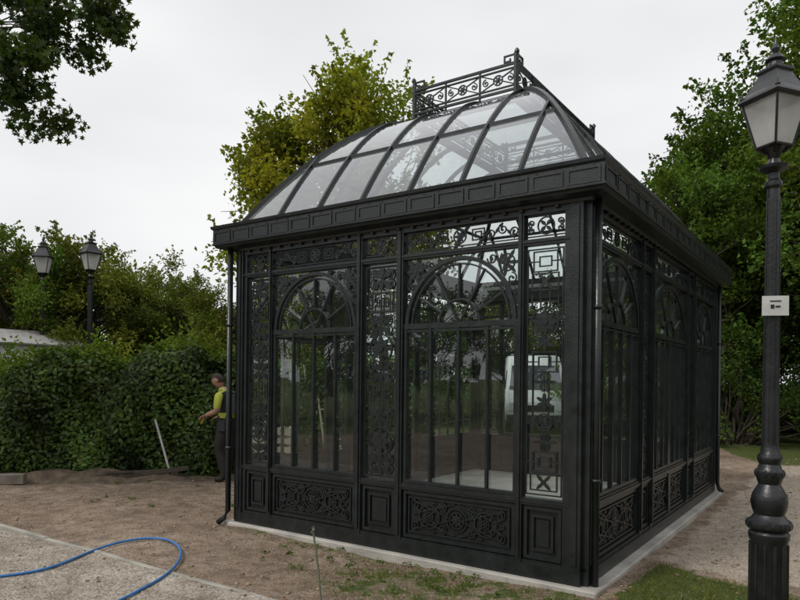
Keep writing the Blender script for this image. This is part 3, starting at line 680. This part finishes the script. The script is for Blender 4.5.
S=np.linspace(0,tot,160); core=MB(); rows=[]
for s in S:
    x,y=hp(s); H=float(hh(s))-.12
    sec=[]
    for (n_,zf) in((.42,0),(.42,.3),(.42,.6),(.38,.85),(.2,1.0),(-.2,1.0),(-.38,.85),(-.42,.5),(-.42,0)):
        z=zf*H; o=n_+(bul(s,z) if n_>0 else -bul(s,z))*.9-(.1 if n_>0 else -.1); sec.append((x+hn[0]*o,y+hn[1]*o,z-.02))
    rows.append(sec)
k=9; core.v=[p_ for r_ in rows for p_ in r_]
for i in range(len(rows)-1):
    for j in range(k-1): core.f.append((i*k+j,i*k+j+1,(i+1)*k+j+1,(i+1)*k+j))
core.f.append(tuple(range(k))); core.f.append(tuple((len(rows)-1)*k+j for j in range(k)))
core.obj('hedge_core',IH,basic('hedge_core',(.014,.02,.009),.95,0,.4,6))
n=38000; s=RNG.uniform(0,tot,n); u=RNG.random(n); H=hh(s); x,y=hp(s)
fr=u<.66; tp_=(u>=.66)&(u<.85); z=np.where(fr,H*RNG.random(n)**.85,np.where(tp_,H+RNG.normal(size=n)*.06,H*RNG.random(n)))
o_=np.where(fr,.42+bul(s,z)-.06*(z>H-.25),np.where(tp_,RNG.uniform(-.4,.4,n),-.42-bul(s,z)))+RNG.normal(size=n)*.06
C=np.stack([x+hn[0]*o_,y+hn[1]*o_,np.maximum(z,.02)],1)
nr=np.zeros((n,3)); nr[fr,1]=-1; nr[fr,2]=.4; nr[tp_,2]=1; nr[~fr&~tp_,1]=1
pt=1+.45*np.sin(1.3*s+2*z)*np.sin(2.9*s-1.7*z)+.2*np.sin(6*s+3*z); t=np.clip(pt,.35,1.6)*RNG.uniform(.55,1.5,n); w=RNG.uniform(-.1,.35,n)
mobj('ivy_leaves',leafmesh('ivy_leaves',C,.085,np.stack([t*(1+w),t,t*(1-w)],1),T_oval,.2,nr),IH,LM_ivy)
n=5600; s=RNG.choice(RNG.uniform(0,tot,110),n)+RNG.normal(size=n)*.1; x,y=hp(np.clip(s,0,tot)); 
C=np.stack([x+RNG.normal(size=n)*.12,y+RNG.normal(size=n)*.18,hh(s)+np.abs(RNG.normal(size=n))*.15*(1+.8*np.sin(s*5))],1); t=RNG.uniform(.8,1.7,n)
mobj('ivy_sprigs',leafmesh('ivy_sprigs',C,.075,np.stack([t*1.1,t,t*.8],1),T_oval),IH,LM_mid)

# grass blades & weeds
n=230000; X=RNG.uniform(-3,9.5,n); Y=np.where(RNG.random(n)<.6,RNG.uniform(3.5,7,n),RNG.uniform(7,17,n))
zz=zone_grass(X,Y); pn=.55+.28*np.sin(X*5.1+Y*3.3)*np.sin(Y*6.1-X*2.2)+.25*np.sin(X*13+1)*np.sin(Y*11)
dx=X-gx;dy=Y-gy; lx=dx*math.cos(ANG)-dy*math.sin(ANG); ly=dx*math.sin(ANG)+dy*math.cos(ANG)
ok=(zz*pn>RNG.uniform(.12,.6,n))&~((lx>-.13)&(lx<L+.16)&(ly>-.12)&(ly<W+.17))&((X-e0[0])*en[0]+(Y-e0[1])*en[1]<0)&(np.hypot(X,Y)>1)
X,Y=X[ok],Y[ok]; n=len(X); a=RNG.uniform(0,2*PI,n); h=RNG.uniform(.012,.055,n)*np.clip(zone_grass(X,Y)+.2,.4,1)*np.where(RNG.random(n)<.03,2,1); w=RNG.uniform(.002,.0042,n); le=RNG.normal(size=(n,2))*h[:,None]*.7; z=gh(X,Y)
V=np.empty((n,3,3)); V[:,0]=np.stack([X-np.cos(a)*w,Y-np.sin(a)*w,z-.004],1); V[:,1]=np.stack([X+np.cos(a)*w,Y+np.sin(a)*w,z-.004],1); V[:,2]=np.stack([X+le[:,0],Y+le[:,1],z+h],1)
me=fastmesh('grass',V.reshape(-1,3),np.arange(3*n).reshape(n,3)); at=me.color_attributes.new('tint','FLOAT_COLOR','POINT'); t=np.repeat(RNG.uniform(.6,1.5,(n,1)),3,0); w_=np.repeat(RNG.uniform(-.05,.7,(n,1)),3,0)
at.data.foreach_set('color',np.concatenate([t*(1+w_),t,t*(1-w_*.4),t*0+1],1).astype(np.float32).ravel())
mobj('grass',me,None,leafmat('grass_blades',(.11,.16,.045),.3,gloss=False))
cl=[]
for i in range(60):
    q=random.uniform(1.0,L+.3); r_=random.uniform(-.15,-.95); X_,Y_=loc2w(q,r_); 
    cl.append((X_,Y_,.02,random.uniform(.02,.055)))
for i in range(16):
    X_=random.uniform(-5,-1.5);Y_=random.uniform(8.5,11); cl.append((X_,Y_,.02,random.uniform(.03,.07)))
C,T=clump_leaves(cl,9000,.2); C[:,2]=np.abs(C[:,2])*.7+.005
mobj('weeds',leafmesh('weeds',C,.022,T*.9,T_oval,.9),None,LM_mid)
n=900; X=RNG.uniform(-7,6,n);Y=RNG.uniform(4.6,12,n); dx=X-gx;dy=Y-gy; lx=dx*math.cos(ANG)-dy*math.sin(ANG); ly=dx*math.sin(ANG)+dy*math.cos(ANG)
k_=~((lx>-.15)&(lx<L+.2)&(ly>-.15)&(ly<W+.2)); X,Y=X[k_],Y[k_]; n=len(X); t=RNG.uniform(.6,1.3,(n,1)); nr=np.zeros((n,3)); nr[:,2]=2.2
mobj('fallen_leaves',leafmesh('fallen_leaves',np.stack([X,Y,gh(X,Y)+.02],1),.035,np.concatenate([t,t,t],1),T_oval,.5,nr),None,leafmat('dry_leaf',(.20,.13,.06),.1,gloss=False))

# ================================================================ STREET LAMP
LX,LY=2.575,4.6
SL=empty('street_lamp',(LX,LY,0)); mb=MB()
mb.lathe((0,0),[(.16,0),(.16,.06),(.145,.08),(.135,.12),(.12,.14),(.118,.60),(.13,.63),(.13,.66),(.115,.68)],16)
mb.lathe((0,0),[(.105,.67),(.14,.70),(.145,.72),(.14,.745),(.115,.76),(.095,.79),(.11,.83),(.118,.88),(.108,.93),(.085,.97),(.07,1.0),(.08,1.03),(.09,1.06),(.09,1.09),(.075,1.11),(.066,1.14),(.08,1.17),(.08,1.19),(.06,1.22),(.052,1.28),(.047,2.0),(.041,3.0),(.04,3.05),(.056,3.07),(.056,3.10),(.038,3.12),(.038,3.16),(.092,3.19),(.096,3.21),(.046,3.225),(.033,3.26),(.046,3.30),(.07,3.33)],24)
for i in range(12):
    a=2*PI*i/12; mb.tube([(.050*math.cos(a),.050*math.sin(a),1.28),(.041*math.cos(a),.041*math.sin(a),2.98)],.006,5)
for i in range(12):
    a=2*PI*i/12; mb.tube([(.114*math.cos(a),.114*math.sin(a),.15),(.114*math.cos(a),.114*math.sin(a),.59)],.013,6)
for z,r in((1.075,.02),(.72,.02)): 
    for i in range(14):
        a=2*PI*i/14; rr=.084 if z>1 else .135; mb.lathe((rr*math.cos(a),rr*math.sin(a)),[(.004,z-.028),(.013,z-.01),(.013,z+.01),(.004,z+.028)],6)
po_=mb.obj('post',SL,M_lampblk); po_.data.polygons.foreach_set('use_smooth',[True]*len(po_.data.polygons))
try: po_.data.set_sharp_from_angle(angle=math.radians(35))
except Exception: pass
ln=MB(); lg=MB(); zb,zt2=3.345,3.665; rb,rt=.080,.144
def sqr(r,z): return [(-r,-r,z),(r,-r,z),(r,r,z),(-r,r,z)]
B_,T_=sqr(rb,zb),sqr(rt,zt2)
for i in range(4):
    ln.tube([B_[i],T_[i]],.009,6); ln.tube([B_[i],B_[(i+1)%4]],.010,6); ln.tube([T_[i],T_[(i+1)%4]],.012,6)
    k=len(lg.v); ins=.97; lg.v+=[(p_[0]*ins,p_[1]*ins,p_[2]) for p_ in(B_[i],B_[(i+1)%4],T_[(i+1)%4],T_[i])]; lg.f.append((k,k+1,k+2,k+3))
    ln.tube([(B_[i][0]*.98,B_[i][1]*.98,zb),(B_[i][0]*.45,B_[i][1]*.45,3.30)],.009,6)
prof=[(.158,3.66),(.168,3.675),(.158,3.695),(.13,3.73),(.095,3.80),(.073,3.855),(.083,3.87),(.083,3.885),(.055,3.90)]
k=len(ln.v)
for r,z in prof: ln.v+=sqr(r,z)
for j in range(len(prof)-1):
    for i in range(4): ln.f.append((k+4*j+i,k+4*j+(i+1)%4,k+4*j+4+(i+1)%4,k+4*j+4+i))
ln.f.append((k,k+1,k+2,k+3))
ln.lathe((0,0),[(.05,3.895),(.045,3.935),(.065,3.95),(.045,3.98),(.018,4.0),(.028,4.03),(.012,4.06),(.005,4.11)],12)
for p_ in T_: ln.lathe((p_[0],p_[1]),[(.010,3.68),(.018,3.705),(.009,3.725),(.003,3.75)],8)
ln.lathe((0,0),[(.065,3.325),(.08,3.335),(.08,3.343)],12)
lno=ln.obj('lantern_frame',SL,M_lampblk); lgo=lg.obj('lantern_glass',SL,M_lglass)
bl=MB(); bl.lathe((0,0),[(.02,3.35),(.022,3.42),(.038,3.46),(.042,3.52),(.03,3.57),(.01,3.59)],14); blo=bl.obj('bulb',SL,basic('bulb_glass',(.7,.7,.68),.25),smooth=True)
SL.rotation_euler=(0,math.radians(.25),.35)
for (X,Y,sc,rz) in((-9.75,18,1.34,.2),(-8.55,18.2,1.38,.9)):
    e=empty('street_lamp',(X,Y,0),rz); e.scale=(sc,sc,sc)
    for o_ in(po_,lno,lgo,blo):
        o2=bpy.data.objects.new(o_.name.split('.')[0],o_.data); link(o2,e)
sg=MB(); sg.box((-.083,-.075,2.165),(.083,-.068,2.30)); sg2=MB(); sg2.box((-.03,-.0795,2.215),(-.008,-.0755,2.24)); sg2.box((.0,-.0795,2.222),(.03,-.0755,2.232)); sg2.box((-.035,-.0795,2.262),(.035,-.0755,2.268))
sg3=MB()
for z in(2.19,2.275): sg3.lathe((0,0),[(.056,z-.008),(.058,z),(.056,z+.008)],20)
sro=empty('lamp_sign',(LX+.009,LY,0),-.05-.2)
sg.obj('plate',sro,basic('sign_white',(.60,.60,.58),.5)); sg2.obj('lettering',sro,M_rubber); sg3.obj('straps',sro,basic('strap_steel',(.2,.2,.2),.4,.6))

# ================================================================ SMALL THINGS
def curve(name,pts,r,mat,parent=None):
    cu=bpy.data.curves.new(name,'CURVE'); cu.dimensions='3D'; cu.bevel_depth=r; cu.bevel_resolution=3; cu.resolution_u=10
    sp=cu.splines.new('NURBS'); sp.points.add(len(pts)-1); sp.order_u=4; sp.use_endpoint_u=True
    for i,q in enumerate(pts): sp.points[i].co=(*q,1)
    cu.materials.append(mat); o=bpy.data.objects.new(name,cu); return link(o,parent)
hp_=[(-5.2,5.0),(-4.2,5.2),(-3.3,5.49),(-3.02,5.80),(-2.95,6.24),(-2.78,6.66),(-2.42,6.82),(-2.10,6.45),(-1.96,5.95),(-1.93,5.48),(-2.04,5.14),(-2.10,4.8),(-2.4,4.3),(-3.0,3.9)]
curve('garden_hose',[(x,y,float(gh(x,y))+.028) for x,y in hp_],.0115,M_hose)
st=MB(); st.tube([(-.56,4.95,-.1),(-.60,5.0,.25),(-.655,5.05,.56)],.008,6); st.tube([(-.66,5.05,.52),(-.645,5.04,.545),(-.655,5.05,.57)],.013,6); st.obj('metal_stake',None,basic('stake_paint',(.12,.15,.10),.6,.2))
po=MB(); po.tube([(-3.78,11.0,0),(-4.12,11.15,.98)],.018,8); po.obj('white_pole',None,basic('pole_paint',(.55,.55,.53),.5))
tb=MB()
for (a,b,w,h,z) in [((-8.5,9.9),(-5.85,10.35),.16,.16,.08),((-8.4,9.65),(-6.2,9.95),.10,.10,.05)]:
    tb.sweep([(a[0],a[1],z),(b[0],b[1],z)],(0,1,0),w,h)
tb.obj('timber_edging',None,M_wood).modifiers.new('b','BEVEL').width=.01
tb=MB()
for i in range(5):
    x=-5.2+i*.22; tb.sweep([(x,10.75+random.uniform(-.1,.1),.03+.05*i%.11),(x+random.uniform(.8,1.2),11.05+random.uniform(-.12,.12),.08+.03*i)],(0,1,0),.11,.03)
tb.obj('plank_pile',None,basic('dark_planks',(.09,.07,.055),.9,0,.35,6,.3,50))
bm=bmesh.new(); bmesh.ops.create_grid(bm,x_segments=60,y_segments=24,size=1)
for v in bm.verts:
    r=math.hypot(v.co.x,v.co.y); h_=max(0,1-r*r); v.co=Vector((v.co.x*2.6,v.co.y*.5,h_*.13*(1+.6*math.sin(v.co.x*9)*math.sin(v.co.y*9+1))-.03+random.uniform(0,.03)*h_))
me=bpy.data.meshes.new('soil_heap'); bm.to_mesh(me); bm.free(); mobj('soil_heap',me,None,basic('heap_soil',(.12,.09,.062),.95,0,.45,8,.9,30),loc=(-5.3,10.85,0),rz=.1,smooth=True)
PA=empty('pallet_stack',(-2.25,11.3,0),.15); pb=MB()
for k in range(6):
    z=.02+k*.145
    for j in range(3): pb.box((-.6,-.4+j*.355,z),(.6,-.31+j*.355,z+.09))
    for j in range(6): pb.box((-.6+j*.222,-.4,z+.092),(-.6+j*.222+.12,.4,z+.112))
    for j in range(3): pb.box((-.6+j*.53,-.4,z-.018),(-.6+j*.53+.12,.4,z-.001))
pb.obj('pallets',PA,basic('pallet_wood',(.56,.49,.38),.85,0,.25,4,.2,50)); PA.scale=(.7,.7,1)
lb=MB(); 
for dx in(0,.28): lb.tube([(-1.2+dx,11.3,0),(-1.45+dx,11.75,1.35)],.02,6)
for i in range(5):
    t=(i+.7)/5.5; lb.tube([(-1.2-.25*t,11.3+.45*t,1.35*t),(-.92-.25*t,11.3+.45*t,1.35*t)],.014,6)
lb.obj('ladder',None,basic('ladder_wood',(.45,.38,.26),.8))

# ---- van
VN=empty('white_van',(4.35,20.8,0),-.12)
prof=[(0,.35),(0,.95),(.12,1.12),(.75,1.32),(1.35,2.25),(1.75,2.6),(5.4,2.65),(5.6,2.5),(5.6,.35)]
bm=bmesh.new(); hw=.98
def wd(z): return hw-(max(0,z-1.25)*.11)
Lv=[bm.verts.new((-wd(z),y,z)) for y,z in prof]; Rv=[bm.verts.new((wd(z),y,z)) for y,z in prof]
bm.faces.new(Lv); bm.faces.new(Rv[::-1])
for i in range(len(prof)): bm.faces.new((Lv[i],Rv[i],Rv[(i+1)%len(prof)],Lv[(i+1)%len(prof)]))
bmesh.ops.recalc_face_normals(bm,faces=bm.faces); bmesh.ops.bevel(bm,geom=bm.edges[:],offset=.07,segments=3,affect='EDGES')
me=bpy.data.meshes.new('van_body'); bm.to_mesh(me); bm.free(); mobj('body',me,VN,M_white,smooth=True)
vg=MB()
def quad(mb,pts,off):
    P=[Vector(p_) for p_ in pts]; nn=(P[1]-P[0]).cross(P[2]-P[0]).normalized()*off; k=len(mb.v)
    mb.v+=[tuple(p_-nn*.3) for p_ in P]+[tuple(p_+nn) for p_ in P]; mb.f+=[(k,k+1,k+2,k+3),(k+7,k+6,k+5,k+4)]+[(k+i,k+4+i,k+4+(i+1)%4,k+(i+1)%4) for i in range(4)]
quad(vg,[(-.86,.80,1.42),(.86,.80,1.42),(.76,1.32,2.2),(-.76,1.32,2.2)],.02)
for sx in(-1,1):
    q=[(sx*.955,1.25,1.42),(sx*.955,2.1,1.42),(sx*.885,2.1,2.05),(sx*.885,1.6,2.05)]; quad(vg,q if sx>0 else q[::-1],.02)
vg.obj('glazing',VN,basic('van_glass',(.02,.025,.03),.15))
vb=MB(); vb.box((-.97,-.06,.34),(.97,.1,.62)); vb.box((-.5,-.03,.72),(.5,.05,.93))
for sx in(-1,1): vb.box((sx*1.08-.06,1.12,1.38),(sx*1.08+.06,1.22,1.72))
vb.obj('bumper_and_mirrors',VN,M_rubber)
vh=MB()
for sx in(-1,1): vh.box((sx*.74-.17,-.035,.76),(sx*.74+.17,.1,1.0))
vh.obj('headlamps',VN,basic('lamp_lens',(.6,.62,.65),.1)); 
vw=MB()
for sx in(-1,1):
    for y in(.95,4.5):
        k=len(vw.v); n=20
        for xx,r in((sx*.74,.34),(sx*.97,.34),(sx*.985,.28),(sx*.96,.2),(sx*.97,.05)):
            for i in range(n): a=2*PI*i/n; vw.v.append((xx,y+r*math.cos(a),.35+r*math.sin(a)))
        for j in range(4):
            for i in range(n): vw.f.append((k+j*n+i,k+j*n+(i+1)%n,k+(j+1)*n+(i+1)%n,k+(j+1)*n+i))
        vw.f.append(tuple(k+4*n+i for i in range(n)))
vw.obj('wheels',VN,M_rubber)
def shed(name,X,Y,rz,w,d,h,rh,col,rc):
    e=empty(name,(X,Y,0),rz); wl_=MB(); wl_.box((-w/2,-d/2,0),(w/2,d/2,h)); k=len(wl_.v)
    wl_.v+=[(-w/2,-d/2,h),(-w/2,d/2,h),(-w/2,0,h+rh),(w/2,-d/2,h),(w/2,d/2,h),(w/2,0,h+rh)]; wl_.f+=[(k,k+1,k+2),(k+3,k+4,k+5)]
    wl_.obj('walls',e,basic(name+'_render',col,.9,0,.1,3,.2,40))
    r_=MB()
    for sy in(-1,1): r_.sweep([(-w/2-.1,sy*(d/4+.05),h+rh/2+.0),(w/2+.1,sy*(d/4+.05),h+rh/2+.0)],(0,d/2+.1,-sy*rh),math.hypot(d/2+.1,rh)+.02,.04)
    r_.obj('roof',e,basic(name+'_tiles',rc,.85,0,.25,9,.4,25))
    w_=MB(); w_.box((-w/2-.03,-d*.32,h*.5),(-w/2+.02,-d*.08,h*.85)); w_.box((-w/2-.03,d*.12,.0),(-w/2+.02,d*.32,h*.82)); w_.box((w*.12,-d/2-.03,h*.45),(w*.3,-d/2+.02,h*.82)); w_.obj('windows_and_door',e,basic(name+'_dark',(.05,.05,.055),.3))
# gable end faces the camera
shed('white_house',-10.55,17.3,PI/2-.55,3.4,2.2,2.5,.4,(.62,.62,.60),(.36,.35,.34))

# ================================================================ MAN
MX,MY=-2.86,10.95
MN=empty('workman',(MX,MY,float(gh(MX,MY))),math.radians(76)); MN.scale=(1.10,1.08,1.02)
def skin(name,verts,edges,rad,root=0,sub=2):
    me=bpy.data.meshes.new(name); me.from_pydata(verts,edges,[]); o=bpy.data.objects.new(name,me); link(o)
    mo=o.modifiers.new('s','SKIN'); mo.use_smooth_shade=True
    sv=me.skin_vertices[0].data
    for i,r in enumerate(rad): sv[i].radius=(r if isinstance(r,tuple) else (r,r)); sv[i].use_root=(i==root)
    ss=o.modifiers.new('u','SUBSURF'); ss.levels=sub; ss.render_levels=sub
    dg=bpy.context.evaluated_depsgraph_get(); m2=bpy.data.meshes.new_from_object(o.evaluated_get(dg)); bpy.data.objects.remove(o); return m2
J=[(0,0,.95),(0,-.01,1.08),(0,.0,1.22),(0,.02,1.36),(0,.06,1.46),(0,.10,1.53)]
R_=[(.155,.12),(.15,.125),(.165,.135),(.165,.13),(.085,.08),(.058,.058)]
Ed=[(0,1),(1,2),(2,3),(3,4),(4,5)]
for sx,ky,ay_,fx in((-1,.06,-.04,-.02),(1,.02,.06,.02)):
    b=len(J); J+=[(sx*.095,0,.86),(sx*.115,ky*.6,.68),(sx*.12,ky,.49),(sx*.125,(ky+ay_)/2-.02,.3),(sx*.125,ay_,.11),(sx*.135,ay_+.02,.055),(sx*.145,ay_+.16,.04)]
    R_+=[(.105,.105),(.095,.095),(.075,.078),(.072,.075),(.06,.062),(.05,.05),(.045,.035)]; Ed+=[(0,b)]+[(b+i,b+i+1) for i in range(6)]
HANDS=[]
for sx,el,wr in((-1,(-.27,.02,1.14),(-.21,.24,1.06)),(1,(.27,.03,1.13),(.20,.25,1.03))):
    b=len(J); J+=[(sx*.13,.03,1.40),(sx*.2,.03,1.385),(sx*.245,.02,1.27),el,((el[0]+wr[0])/2,(el[1]+wr[1])/2,(el[2]+wr[2])/2+.003),wr]
    R_+=[.078,.072,.062,.05,.044,.03]; Ed+=[(3,b)]+[(b+i,b+i+1) for i in range(5)]; HANDS.append((sx,Vector(el),Vector(wr)))
me=skin('body',J,Ed,R_)
mats=[basic('vest_black',(.022,.025,.032),.8),basic('shirt_hi_vis',(.46,.50,.06),.7),basic('trousers',(.03,.028,.028),.85),basic('skin',(.42,.25,.18),.55),basic('boots',(.03,.022,.018),.6),basic('hair',(.035,.022,.014),.7)]
for m_ in mats: me.materials.append(m_)
for p_ in me.polygons:
    c=p_.center; ax_=abs(c.x)
    if c.z<.10: i=4
    elif c.z<.98 and not(c.y>.12 and c.z>.9) and ax_<.24: i=2
    elif c.z>1.50: i=3
    elif ax_>.185 and c.z>1.19 : i=1
    elif (c.y>.085 and ax_>.13 and c.z<1.2) or ax_>.205: i=3 if c.z<1.19 else 1
    elif c.z>1.44: i=1
    elif c.z<1.10 and ax_<.2: i=1 if c.z>1.04 else 2
    else: i=0
    p_.material_index=i
ob=bpy.data.objects.new('body',me); link(ob,MN)
for sx,el,wr in HANDS:
    d=(wr-el).normalized(); side=Vector((0,0,1)).cross(d).normalized()*sx; up=d.cross(side).normalized()
    if up.z<0: up=-up
    v=[wr-d*.01,wr+d*.035,wr+d*.075]; r=[(.026,.02),(.034,.018),(.038,.016)]; e=[(0,1),(1,2)]
    for i,(of,ln_) in enumerate(((-.03,.066),(-.010,.075),(.011,.07),(.031,.055))):
        b=len(v); p0=wr+d*.065+side*of; v+=[p0+d*.02,p0+d*(.02+ln_*.45)-up*.012,p0+d*(.02+ln_*.62)-up*.04]; r+=[.0095,.0085,.0075]; e+=[(2,b),(b,b+1),(b+1,b+2)]
    b=len(v); p0=wr+d*.03-side*.03; v+=[p0,p0+d*.03-side*.022-up*.01,p0+d*.055-side*.018-up*.028]; r+=[.013,.0105,.009]; e+=[(1,b),(b,b+1),(b+1,b+2)]
    hm=skin('hand',v,e,r,0,1); hm.materials.append(mats[3]); o=bpy.data.objects.new('hand',hm); link(o,MN)
bm=bmesh.new(); bmesh.ops.create_icosphere(bm,subdivisions=4,radius=1)
for v in bm.verts:
    x,y,z=v.co; w=.074*(1-.22*max(0,-z)); 
    ny_=y*.095; 
    if y>.3 and z<-.1: ny_*=1-.08*abs(z)
    nose=max(0,1-((x/.16)**2+((z+.12)/.26)**2)) if y>0 else 0
    eye=max(0,1-(((abs(x)-.42)/.2)**2+((z-.08)/.14)**2)) if y>0 else 0
    mouth=max(0,1-((x/.35)**2+((z+.5)/.07)**2)) if y>0 else 0
    ear=max(0,1-((y+.05)/.22)**2-((z-.0)/.28)**2) if abs(x)>.85 else 0
    brow=max(0,1-((x/.7)**2+((z-.24)/.1)**2)) if y>0 else 0
    v.co=Vector((x*w+math.copysign(ear*.016,x),ny_+nose*.022-eye*.008-mouth*.005+brow*.005+(.006 if z<-.6 and y>0 else 0),z*.118))
hm=bpy.data.meshes.new('head'); bm.to_mesh(hm); bm.free(); hm.materials.append(mats[3]); hm.materials.append(mats[5])
for p_ in hm.polygons:
    c=p_.center; p_.use_smooth=True
    if (c.z>.055 and c.y<.075) or (c.y<-.0 and c.z>-.05 and abs(c.x)<.072) or c.y<-.05 and c.z>-.07 or c.z>.085: p_.material_index=1
for v in hm.vertices:
    if (v.co.z>.055 and v.co.y<.07) or (v.co.y<-.01 and v.co.z>-.05 and abs(v.co.x)<.07): v.co*=1.07
ho=bpy.data.objects.new('head',hm); ho.location=(0,.155,1.625); ho.rotation_euler=(-math.radians(28),0,math.radians(10)); link(ho,MN)
ey=MB()
for sx in(-1,1): ey.lathe((sx*.031,.078),[(.003,-.001),(.010,.004),(.011,.010),(.010,.016),(.003,.021)],10)
eo=ey.obj('eyes',MN,M_rubber); eo.parent=ho
bt=MB(); n=24; ringp=[(.165*math.cos(2*PI*i/n),.135*math.sin(2*PI*i/n)-.004,1.0) for i in range(n+1)]
bt.sweep(ringp,(0,0,1),.045,.012)
for sx in(-1,1): bt.sweep([(sx*.09,.145,1.1),(sx*.095,.16,1.25),(sx*.09,.14,1.40),(sx*.085,.05,1.475),(sx*.09,-.085,1.42),(sx*.09,-.145,1.25),(sx*.07,-.135,1.1)],(1,0,0),.04,.012)
bt.box((.13,-.09,.84),(.21,.05,.99)); bt.box((-.21,-.08,.82),(-.14,.04,.99)); bt.box((-.12,-.23,1.10),(.12,-.12,1.40))
bt.obj('harness_and_pouches',MN,basic('harness',(.035,.035,.04),.75)).modifiers.new('b','BEVEL').width=.01
tl_=MB(); tl_.tube([(-.16,.33,1.05),(.14,.34,1.03)],.013,8); tl_.tube([(-.05,.335,1.05),(-.05,.40,.92)],.02,8); tl_.obj('hand_tool',MN,basic('tool_yellow',(.35,.25,.03),.5))

# ================================================================ WORLD, SUN, CAMERA
w=bpy.data.worlds.new('World'); scene.world=w; w.use_nodes=True; nt=w.node_tree; nt.nodes.clear(); LK=nt.links.new
out=N(nt,'ShaderNodeOutputWorld'); bg=N(nt,'ShaderNodeBackground'); sk=N(nt,'ShaderNodeTexSky'); sk.sky_type='NISHITA'; sk.sun_disc=False
SE,SR=math.radians(48),math.radians(-125); sk.sun_elevation=SE; sk.sun_rotation=SR
tc=N(nt,'ShaderNodeTexCoord'); mp=N(nt,'ShaderNodeMapping'); mp.inputs['Scale'].default_value=(1,1,2.6); LK(tc.outputs['Generated'],mp.inputs[0])
no=N(nt,'ShaderNodeTexNoise'); no.inputs['Scale'].default_value=1.7; no.inputs['Detail'].default_value=3; no.inputs['Roughness'].default_value=.5; LK(mp.outputs[0],no.inputs['Vector'])
r=ramp(nt,no.outputs['Fac'],[(.3,(.75,.757,.78)),(.5,(.87,.875,.885)),(.7,(.98,.98,.98))])
sc_=N(nt,'ShaderNodeMix'); sc_.data_type='RGBA'; sc_.blend_type='MIX'; sc_.inputs[0].default_value=.96
mu=N(nt,'ShaderNodeVectorMath',operation='SCALE'); mu.inputs['Scale'].default_value=.1; LK(sk.outputs[0],mu.inputs[0]); LK(mu.outputs[0],sc_.inputs[6]); LK(r.outputs[0],sc_.inputs[7])
LK(sc_.outputs[2],bg.inputs[0]); bg.inputs[1].default_value=1.0; LK(bg.outputs[0],out.inputs[0])
sd=bpy.data.lights.new('sun','SUN'); sd.energy=1.5; sd.angle=math.radians(11); sd.color=(1,.96,.9)
so=bpy.data.objects.new('sun',sd); link(so)
dirv=Vector((math.sin(SR)*math.cos(SE),math.cos(SR)*math.cos(SE),math.sin(SE)))
so.rotation_euler=dirv.to_track_quat('Z','Y').to_euler()
cd=bpy.data.cameras.new('camera'); co=bpy.data.objects.new('camera',cd); link(co)
cd.sensor_width=36; cd.lens=661.2/800*36; cd.shift_y=.0992; cd.clip_end=3000; cd.clip_start=.05
co.matrix_world=Matrix.Translation((0,0,1.7))@Matrix.Rotation(math.radians(90),4,'X')@Matrix.Rotation(.0108,4,'Z')
scene.camera=co
scene.view_settings.view_transform='Standard'; scene.view_settings.look='None'; scene.view_settings.exposure=0
